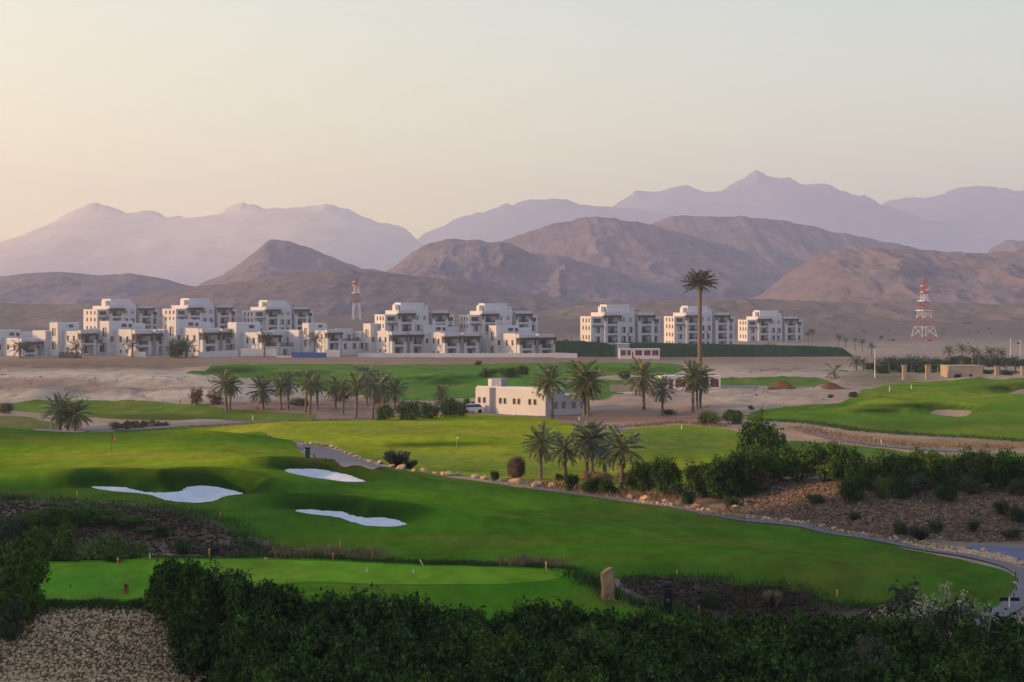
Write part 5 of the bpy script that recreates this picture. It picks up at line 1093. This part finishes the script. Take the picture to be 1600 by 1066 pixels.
hedge([(972, 560, 534, 494), (1060, 561, 536, 494), (1180, 564, 538, 494), (1290, 567, 541, 494), (1318, 568, 543, 494), (1334, 569, 556, 494)], 'long dark green hedge below the right apartment blocks, thinning to the right')

# ------------------------------------------------------------------ stones
def rock_mesh(name, seed, m, sub=1, rough=.22, flat=.75):
    import bmesh
    bm = bmesh.new(); bmesh.ops.create_icosphere(bm, subdivisions=sub, radius=1.0); g = random.Random(seed)
    ax = [Vector((g.gauss(0, 1), g.gauss(0, 1), g.gauss(0, 1))).normalized() for _ in range(7)]; dd = [g.uniform(.55, .9) for _ in ax]
    for v in bm.verts:
        c = v.co.copy()
        for a, d in zip(ax, dd):
            k = c.dot(a)
            if k > d: c -= a * (k - d)
        v.co = c * (1 + g.uniform(-rough, rough) * .5); v.co.z *= flat
    me = bpy.data.meshes.new(name); bm.to_mesh(me); bm.free(); me.materials.append(M[m]); return me
STONES = [rock_mesh('stone', s, 'stone') for s in range(8)]
BOULD = [rock_mesh('boulder', s + 50, 'rock', 1 + s % 2, .34 if s % 2 == 0 else .22) for s in range(6)]
def stuff_stones(name, poly, n, smin, smax, m, lab, seed, power=2.0, dens=None, sink=.2):
    """loose stones too many to count: one mesh"""
    g = np.random.default_rng(seed); lo, hi = poly.min(0), poly.max(0); P = []
    while sum(len(p) for p in P) < n:
        q = lo + (hi - lo) * g.random((n * 3, 2)); q = q[sdf(poly, q[:, 0], q[:, 1]) < 0]
        if dens is not None: q = q[g.random(len(q)) < dens(q)]
        P.append(q)
    P = np.concatenate(P)[:n]; s = smin + (smax - smin) * g.random(n) ** power
    base = [np.array([v.co[:] for v in STONES[k].vertices]) for k in range(8)]; fc = [np.array([p.vertices[:] for p in STONES[k].polygons]) for k in range(8)]
    ico = bmesh_ico0(); V, Fc = [], []; zz = height(P[:, 0], P[:, 1])
    nv = len(ico[0])
    R = g.normal(size=(n, nv, 3)) * .16; ang = g.uniform(0, 6.28, n); ca_, sa_ = np.cos(ang), np.sin(ang)
    v = ico[0][None] * (1 + R.mean(2, keepdims=True) * 2.2); sc = np.stack([g.uniform(.8, 1.3, n), g.uniform(.7, 1.1, n), g.uniform(.55, .9, n)], 1)
    v = v * sc[:, None]; vx = v[..., 0] * ca_[:, None] - v[..., 1] * sa_[:, None]; vy = v[..., 0] * sa_[:, None] + v[..., 1] * ca_[:, None]
    v = np.stack([vx, vy, v[..., 2]], -1) * s[:, None, None]; v += np.stack([P[:, 0], P[:, 1], zz + s * (.5 - sink)], 1)[:, None]
    f = ico[1][None] + (np.arange(n) * nv)[:, None, None]
    me = mesh_np(name, v.reshape(-1, 3), f.reshape(-1, 3)); me.materials.append(M[m])
    tag(link(name, me), lab, 'stones', kind='stuff')
def bmesh_ico0():
    import bmesh
    bm = bmesh.new(); bmesh.ops.create_icosphere(bm, subdivisions=1, radius=1.0); V = np.array([v.co[:] for v in bm.verts]); Fc = np.array([[v.index for v in f.verts] for f in bm.faces]); bm.free(); return V, Fc
# foreground stone bank: 300 stones of its own, the rest as one mass
BK = smooth_poly(np.array([(((px - 800) / F) * Y, Y) for px, Y in [(-320, 71.6), (30, 71.4), (120, 71.2), (215, 71.0), (262, 70.6), (300, 69.6), (330, 68.5), (350, 66.6), (345, 64.5), (-320, 64.5)]]), 4)
bank = sheet('stone_bank', BK, M['ground'], .02, 'bank of loose tan stones below the tee', 'stone bank', .1, 1, lambda px, py, V: np.tile((.075, .055, .032), (len(V), 1)))
g = np.random.default_rng(21); cnt = 0; placed = []
cand = BK.min(0) + (BK.max(0) - BK.min(0)) * g.random((9000, 2)); cand = cand[sdf(BK, cand[:, 0], cand[:, 1]) < -.1]
for cx_, cy_ in cand:
    if cnt >= 300: break
    if 800 + F * cx_ / cy_ < -25 or cy_ < 66.2: continue
    s = g.uniform(.085, .135)
    if any((cx_ - a) ** 2 + (cy_ - b) ** 2 < (.85 * (s + c)) ** 2 for a, b, c in placed): continue
    placed.append((cx_, cy_, s)); o = link('stone', STONES[cnt % 8], bank); o.location = (cx_, cy_, float(height(cx_, cy_)) + s * .35)
    o.rotation_euler = (g.uniform(-.5, .5), g.uniform(-.5, .5), g.uniform(0, 6.28)); o.scale = (s * g.uniform(.9, 1.35), s * g.uniform(.8, 1.1), s * g.uniform(.8, 1.15)); cnt += 1
stuff_stones('small_stones', BK, 24000, .032, .085, 'stone', 'small tan stones filling the bank below the tee', 3, 1.3)
RS = plan([(1130, 795), (1180, 770), (1230, 752), (1300, 757), (1400, 768), (1500, 768), (1620, 765), (1700, 780), (1700, 850), (1600, 845), (1500, 846), (1400, 838), (1300, 822), (1200, 806)], 4)
stuff_stones('bank_stones', RS, 20000, .04, .17, 'stonedark', 'brown rubble covering the bank on the right', 4, 2.6)
stuff_stones('verge_stones', plan([(1000, 783), (1100, 795), (1200, 810), (1300, 826), (1400, 843), (1500, 858), (1560, 868), (1600, 880), (1600, 884), (1500, 866), (1400, 847), (1300, 830), (1200, 815), (1100, 800), (1000, 787)], 3), 1500, .05, .22, 'rock', 'pale rubble along the cart path verge', 5, 1.8)
LS = plan([(-80, 785), (60, 788), (160, 792), (240, 798), (300, 808), (350, 828), (400, 845), (440, 858), (500, 866), (520, 872), (430, 870), (300, 866), (150, 868), (-80, 872)], 4)
stuff_stones('bank_stones', LS, 7000, .04, .17, 'stoneblack', 'dark brown rubble on the bank left of the fairway', 6, 2.2)
GS = plan([(970, 908), (1060, 907), (1130, 911), (1250, 926), (1370, 950), (1420, 965), (1400, 985), (1200, 975), (1080, 955), (1000, 930)], 4)
stuff_stones('gully_stones', GS, 6500, .04, .15, 'stoneblack', 'dark rubble lining the gully behind the standing stone', 8, 2.0)
stuff_stones('desert_stones', plan([(-60, 583), (120, 586), (300, 590), (430, 602), (460, 622), (300, 626), (60, 620), (-60, 620)], 3), 260, .08, .25, 'stonedark', 'scattered stones and scrub on the left sand dune', 9, 3.0)
stuff_stones('track_stones', plan([(180, 666), (220, 661), (260, 661), (262, 666), (200, 671)], 3), 120, .15, .5, 'stoneblack', 'pile of dark stones beside the grey track', 10, 1.5)
stuff_stones('desert_scrub', np.array([(-240, 585), (260, 585), (480, 1250), (-480, 1250)], float), 420, .35, 1.1, 'frondfar', 'sparse dark scrub dotted over the plain behind the buildings', 12, 1.6)
stuff_stones('desert_scrub', plan([(1180, 575), (1290, 590), (1290, 640), (1180, 640), (1000, 640), (960, 625), (1040, 612)], 3), 60, .1, .35, 'leaf3', 'small scrub on the pink sand mound', 13, 1.6)
# boulders along the cart path
BG = 'boulders lining the cart path'
k = 0
def boulder(px, py, s_px, lab, grp=BG):
    global k
    x, yv, z = spot(px, py); s = .78 * s_px * yv / F; o = link('boulder', BOULD[k % 6]); k += 1
    o.location = (x, yv, z + s * .3); o.scale = (s * rng.uniform(.95, 1.3), s * rng.uniform(.8, 1.1), s * rng.uniform(.8, 1.1)); o.rotation_euler = (rng.uniform(-.3, .3), rng.uniform(-.3, .3), rng.uniform(0, 6.28)); return tag(o, lab, 'boulder', grp)
bl = []
for px, py, s in [(478, 694, 5), (486, 694, 5), (494, 695, 6), (502, 696, 6), (510, 697, 6.5), (518, 699, 6), (526, 702, 6), (533, 705, 6.5), (541, 708, 6), (548, 711, 6), (556, 715, 6), (564, 718, 5), (578, 723, 7), (590, 727, 4), (472, 696, 4)]:
    bl.append(boulder(px, py, s, 'x', 'close packed path boulders'))
in_order(bl, 'tan boulder, %s from the left in the close packed line where the path dips')
for px, py, s, lab in [(594, 725, 9, 'tan boulder just left of the wide grassy bush'), (612, 731, 8, 'tan boulder in front of the wide grassy bush'), (628, 733, 10, 'flat pale boulder right of the wide grassy bush'), (647, 737, 7, 'small boulder right of the flat pale one'), (662, 738, 9, 'tan boulder alone on the path edge, upper'), (680, 741, 6, 'small boulder left of the double boulders'), (692, 742, 9, 'left of two touching boulders with dark moss'), (701, 743, 9, 'right of two touching boulders with dark moss'), (716, 743, 8, 'squarish boulder past the double ones'), (742, 747, 10, 'long low boulder before the small dark bush'), (758, 749, 8, 'boulder beside the small dark bush'), (788, 752, 9, 'boulder under the brown wiry bush, left'), (806, 755, 12, 'large boulder under the brown wiry bush'), (838, 760, 11, 'pale boulder at the left palm foot'), (862, 762, 10, 'pale boulder between the left grove palms'), (985, 779, 10, 'large pale boulder below the right grove palm'), (1008, 781, 11, 'pinkish boulder right of the grove'), (1040, 786, 10, 'boulder beside the small dark path shrub'), (1060, 788, 8, 'boulder at the foot of the small dark path shrub'), (1090, 792, 8, 'low boulder beyond the small dark path shrub'), (1150, 794, 7, 'pile boulder at the left foot of the stony bank'), (1165, 790, 8, 'upper boulder at the left foot of the stony bank'), (1400, 841, 7, 'white boulder by the dark grey dry shrub'), (1432, 846, 7, 'white boulder below the grassy grey shrub'), (1444, 847, 6, 'small white boulder right of the grassy grey shrub'), (1468, 843, 7, 'pale upright boulder on the verge'), (1538, 863, 9, 'rusty boulder between path and asphalt road'), (1560, 869, 9, 'pale flat boulder between path and asphalt road'), (1582, 876, 8, 'pale boulder where the path bends')]:
    boulder(px, py, s, lab)
# red soil heaps
for px, b, t, hw, lab in ((1223, 608, 594, 26, 'larger conical heap of red soil on the sand'), (1297, 606, 596, 22, 'smaller flatter heap of red soil right of the larger one')):
    x, yv, z = spot(px, b); R = hw * yv / F; H = (b - t) * yv / F; V = []; nR_, nA = 9, 30
    for i in range(nR_):
        for j in range(nA):
            q = i / (nR_ - 1); a = j / nA * 6.2832; nz_ = rng.uniform(-.05, .05); rr = R * q * (1 + .08 * math.sin(a * 3 + px)); V.append((rr * math.cos(a), rr * math.sin(a), H * ((.5 + .5 * math.cos(math.pi * q)) ** .75 + nz_ * 1.6 * (q > 0)) - .2))
    Q = [(i * nA + j, i * nA + (j + 1) % nA, (i + 1) * nA + (j + 1) % nA, (i + 1) * nA + j) for i in range(nR_ - 1) for j in range(nA)]
    me = mesh_np('soil_heap', V, Q, True); o = link('soil_heap', me, mat=M['redsoil']); o.location = (x, yv, z); tag(o, lab, 'soil heap', 'red soil heaps')

# ------------------------------------------------------------------ grass edges (uncountable)
def tufts(name, line, n, h, m, lab, seed, spread=.25, ymin=45, w=.018):
    c = cast(*np.array(line, float).T, ymin=ymin)[:, :2]; g = np.random.default_rng(seed); L = np.r_[0, np.cumsum(np.linalg.norm(np.diff(c, axis=0), axis=1))]
    t = g.random(n) * L[-1]; P = np.stack([np.interp(t, L, c[:, 0]), np.interp(t, L, c[:, 1])], 1) + g.normal(size=(n, 2)) * spread
    clump = .4 + .9 * vnoise(P[:, 0] / .7, P[:, 1] / .7, seed)
    z = height(P[:, 0], P[:, 1]); hh = h * g.uniform(.5, 1.3, n) * clump; a = g.uniform(0, 6.28, n); ln = np.stack([np.cos(a), np.sin(a)], 1); tilt = g.uniform(.1, .7, n)[:, None] * hh[:, None]
    V = np.zeros((n, 4, 3)); sd = np.stack([-ln[:, 1], ln[:, 0]], 1) * w
    V[:, 0, :2] = P + sd; V[:, 1, :2] = P - sd; V[:, 0, 2] = V[:, 1, 2] = z - .02; V[:, 2, :2] = P + ln * tilt - sd * .3; V[:, 2, 2] = z + hh; V[:, 3, :2] = P + ln * tilt * .5 + sd; V[:, 3, 2] = z + hh * .6
    me = mesh_np(name, V.reshape(-1, 3), np.arange(n * 4).reshape(-1, 4)); me.materials.append(M[m]); tag(link(name, me), lab, 'grass', kind='stuff')
TE = [(-40, 946), (40, 945), (120, 947), (210, 949), (240, 948)]
tufts('long_grass', TE, 5000, .32, 'turf', 'ragged grass hanging over the front edge of the tee', 1, .22)
tufts('long_grass', [(70, 878), (240, 871), (440, 871), (560, 876), (640, 880), (760, 884), (860, 887), (905, 894)], 9000, .30, 'turf', 'longer grass along the back edge of the tee', 2, .3)
tufts('dry_grass', [(430, 868), (470, 868), (520, 868), (560, 868), (590, 869)], 1300, .6, 'straw', 'brownish dry grass behind the tee posts', 3, .6)
tufts('dry_grass', [(790, 884), (830, 882), (870, 884)], 700, .65, 'straw', 'brown dry tuft beside the yellow post on the tee', 4, .5)
tufts('long_grass', [(890, 900), (930, 912), (960, 930), (1000, 945), (1060, 962), (1100, 966)], 4000, .45, 'turf', 'rough grass down the right side of the tee', 5, .5)
tufts('dry_grass', [(-40, 778), (60, 784), (160, 790), (260, 797), (330, 812), (380, 836), (430, 858)], 5000, .35, 'turf', 'grass fringe between fairway and brown bank', 6, .8)
tufts('dry_grass', [(970, 905), (1060, 904), (1130, 908), (1250, 923), (1370, 946), (1420, 957)], 4000, .25, 'turf', 'dark grass fringe above the gully', 7, .3)
tufts('dry_grass', [(1000, 783), (1100, 797), (1200, 812), (1300, 827), (1400, 844), (1480, 860)], 5000, .3, 'straw', 'dry verge grass along the cart path', 8, .5)
tufts('dry_grass', [(840, 758), (900, 764), (960, 772), (1000, 775), (1060, 781)], 3000, .6, 'straw', 'dry grass under the palm grove', 9, 1.2)

tufts('dry_grass', [(290, 668), (420, 661), (560, 655), (640, 652), (740, 648)], 2500, .35, 'straw', 'dry fringe along the far edge of the sunlit fairway', 10, .5, w=.03)
tufts('long_grass', [(1168, 656), (1220, 658), (1270, 662), (1330, 672), (1400, 678), (1500, 683), (1600, 690)], 3500, .45, 'turf', 'rough fringe below the raised fairway', 11, .7, w=.03)
tufts('dry_grass', [(1240, 668), (1300, 680), (1380, 692), (1470, 698), (1600, 700)], 3500, .4, 'straw', 'dry grass on the brown earth beyond the bushy bank', 12, 1.5, w=.03)
tufts('dry_grass', [(880, 664), (960, 668), (1060, 660), (1140, 668)], 2500, .4, 'straw', 'dry scrub grass on the pink earth by the short path', 13, .9, w=.03)
# ------------------------------------------------------------------ small things on the course
# standing stone
x, yv, z = spot(949, 936); s = yv / F
pts = [(-9.5, 0), (9.5, 1), (9, 20), (9.8, 36), (8, 52), (5, 53), (-3, 49), (-10, 44), (-9, 32), (-7.5, 22), (-9, 10)]
V = []; n = len(pts); c_ = (0, 26)
for d, sc in ((-.16, .92), (-.22, 1.0), (.18, 1.0), (.24, .9)):
    for a, b in pts: V.append(((a * sc) * s, d + rng.uniform(-.03, .03), (c_[1] + (b - c_[1]) * sc) * s + rng.uniform(-.015, .015) - .02))
Fc = [tuple(range(n))[::-1], tuple(3 * n + i for i in range(n))]
for j in range(3): Fc += [(j * n + i, j * n + (i + 1) % n, (j + 1) * n + (i + 1) % n, (j + 1) * n + i) for i in range(n)]
me = bpy.data.meshes.new('standing_stone'); me.from_pydata(V, [], [f[::-1] for f in Fc]); me.materials.append(M['slab']); o = link('standing_stone', me); o.location = (x, yv, z - .1); o.rotation_euler = (0, 0, math.radians(18))
tag(o, 'upright slab of rough tan stone on the right side of the tee', 'standing stone')
# black bin with domed lid
x, yv, z = spot(1044, 958); s = yv / F; H = 38 * s
r = empty('bin', (x, yv, z), math.radians(-12)); MB().lathe([(.24, -.1), (.24, .0), (.235, .05), (.235, H)], 20).build('body', M['black'], r, False)
MB().lathe([(.30, H + .10), (.33, H + .16), (.31, H + .24), (.24, H + .32), (.12, H + .37), (.03, H + .385)], 20).build('lid', M['black'], r, True)
for a in range(4): MB().box(-.02, .02, -.02, .02, H, H + .12).build('lid_support', M['black'], r).location = (.2 * math.cos(a * 1.57 + .8), .2 * math.sin(a * 1.57 + .8), 0)
for zz, ww in ((H * .57, .10), (H * .50, .08)): MB().box(-ww, ww, -.242, -.236, zz, zz + .035).build('label_plate', M['steel'], r)
tag(r, 'black round litter bin with a domed lid beside the gully', 'bin')
# potted plant on the tee
x, yv, z = spot(197, 929); r = empty('potted_plant', (x, yv, z + .05))
MB().lathe([(.10, 0), (.14, .16), (.17, .26), (.17, .30), (.13, .30), (.12, .24)], 14).build('pot', M['pot'], r)
f = link('foliage', SPIKY[0], r); f.scale = (.14, .14, .26); f.location = (0, 0, .26); use_mat(f, M['straw']); tag(r, 'small terracotta pot with a spiky plant on the tee', 'potted plant')
# posts
def post(px, py, h_px, m, lab, cat='marker post', group=None, w=.05, tilt=0, name='marker_post'):
    x, yv, z = spot(px, py); h = h_px * yv / F; o = empty(name, (x, yv, z)); o.rotation_euler = (0, tilt, 0)
    MB().lathe([(w, -.2), (w, h * .93), (w * .55, h)], 8).build('stake', M[m], o); MB().lathe([(w * 1.12, h * .80), (w * 1.12, h * .88)], 8).build('band', M['white' if m != 'white' else 'black'], o); return tag(o, lab, cat, group)
PG = 'stakes on the near course'
for q in [(68, 877, 12, 'white', 'white stake by the left shrubs behind the tee', .035), (184, 886, 15, 'orange', 'orange stake near the back left of the tee'), (234, 874, 10, 'white', 'thin white stake behind the tee near the hedge', .03), (327, 870, 13, 'yellow', 'yellow stake behind the tee, right of the hedge corner'), (520, 876, 13, 'orange', 'orange stake at the dry grass behind the tee'), (531, 856, 11, 'yellow', 'thin yellow stake above the dry grass on the fairway', .03), (853, 894, 17, 'yellow', 'yellow stake at the right end of the tee'), (1058, 901, 10, 'yellow', 'thin yellow stake on the fairway above the gully', .035), (1308, 932, 11, 'yellow', 'yellow stake on the fairway edge toward the right'), (120, 776, 9, 'yellow', 'yellow stake left of the long tailed bunker', .045), (344, 809, 10, 'yellow', 'thin yellow stake below the long tailed bunker', .03)]:
    post(*q[:5], group=PG, w=q[5] if len(q) > 5 else .05)
post(661, 884, 11, 'yellow', 'yellow stake knocked over to a slant at the tee edge', group=PG, tilt=-.5)
post(415, 878, 7, 'orange', 'short orange tee marker by the hedge top', 'tee marker', w=.09, name='tee_marker')
post(573, 895, 8, 'white', 'left white tee marker on the tee', 'tee marker', 'white tee markers', .035, name='tee_marker'); post(646, 896, 7, 'white', 'right white tee marker on the tee', 'tee marker', 'white tee markers', .035, name='tee_marker')
post(110, 919, 8, 'black', 'short dark peg standing on the left of the tee', 'peg', w=.03, name='peg'); post(1092, 960, 14, 'orange', 'thin orange stake in the gully beside the black bin', w=.03)
for px, py, h, lab in [(125, 627, 8, 'white stake on the narrow golf green'), (395, 657, 8, 'white stake on bare ground right of the narrow green'), (905, 658, 7, 'white stake by the short grey path'), (950, 669, 8, 'white stake at the lower end of the short grey path'), (1065, 671, 8, 'white stake at the far edge of the middle fairway'), (1377, 694, 8, 'white stake by the thin path behind the bank'), (1390, 612, 9, 'white stake left on the raised fairway'), (1424, 608, 7, 'white stake right on the raised fairway'), (528, 624, 6, 'white stake on the far fairway edge')]:
    post(px, py, h, 'white', lab, group='white stakes of the far course', w=.06)
post(281, 632, 9, 'orange', 'orange stake at the far edge of the narrow green', w=.16); post(402, 641, 8, 'orange', 'orange stake beyond the end of the narrow green', w=.16)
for px, py, lab in [(491, 716, 'first dark path post from the green bin'), (508, 721, 'second dark path post from the green bin'), (528, 727, 'third dark path post from the green bin')]: post(px, py, 8, 'black', lab, 'post', 'dark posts beside the cart path', .05, name='path_post')
post(476, 716, 15, 'steel', 'thin grey signpost left of the green bin', 'signpost', w=.04, name='signpost')
x, yv, z = spot(480.5, 716); r = empty('green_bin', (x, yv, z)); MB().box(-.24, .24, -.2, .2, -.1, .95).build('body', M['netgreen'], r); MB().box(-.28, .28, -.24, .24, .95, 1.08).build('lid', M['black'], r); tag(r, 'dark green bin beside the dip of the cart path', 'bin')
# flags
def flag(px, py, top, m, lab, sc=1.0):
    x, yv, z = spot(px, py); h = (py - top) * yv / F; r = empty('golf_flag', (x, yv, z))
    MB().lathe([(.022 * sc, -.1), (.018 * sc, h)], 8).build('pole', M['white' if m == 'white' else 'black'], r)
    V = [];
    for i in range(6):
        for j in (0, 1): V.append((.02 + .09 * i * sc, .06 * math.sin(i * 1.1), h - .04 - .42 * j * sc - .05 * i * sc))
    me = mesh_np('flag_cloth', V, [(i * 2, i * 2 + 1, i * 2 + 3, i * 2 + 2) for i in range(5)]); me.materials.append(M[m]); link('flag_cloth', me, r); tag(r, lab, 'golf flag')
flag(174.5, 708, 679, 'red', 'red flag on the near green on the crest'); flag(713.5, 699, 682, 'white', 'tiny white flag on the sunlit fairway', .45)
# twin black sign at the right edge
x, yv, z = spot(1577, 951); s = yv / F; r = empty('sign', (x, yv, z)); MB().box(-.03, .03, -.03, .03, -.2, 17 * s).build('post', M['white'], r)
for a in (-1, 1): MB().box(a * 8.6 * s - 3.9 * s - .12, a * 8.6 * s + 3.9 * s + .12, -.05, -.02, 12 * s, 17.5 * s).build('sign_board', M['black'], r)
tag(r, 'pair of black sign boards on a white post beside the path', 'sign')
rs_ = []
for i, (px, py) in enumerate([(1587, 902), (1590, 912), (1588, 925), (1584, 935)]): rs_.append((py, post(px, py, 12, 'black', 'x', 'stake', 'rope line stakes at the bend', .03, name='rope_stake')))
for (py, o_), w_o in zip(rs_, ('farthest', 'second farthest', 'second nearest', 'nearest')): o_['label'] = w_o + ' dark stake of the rope line at the path bend'
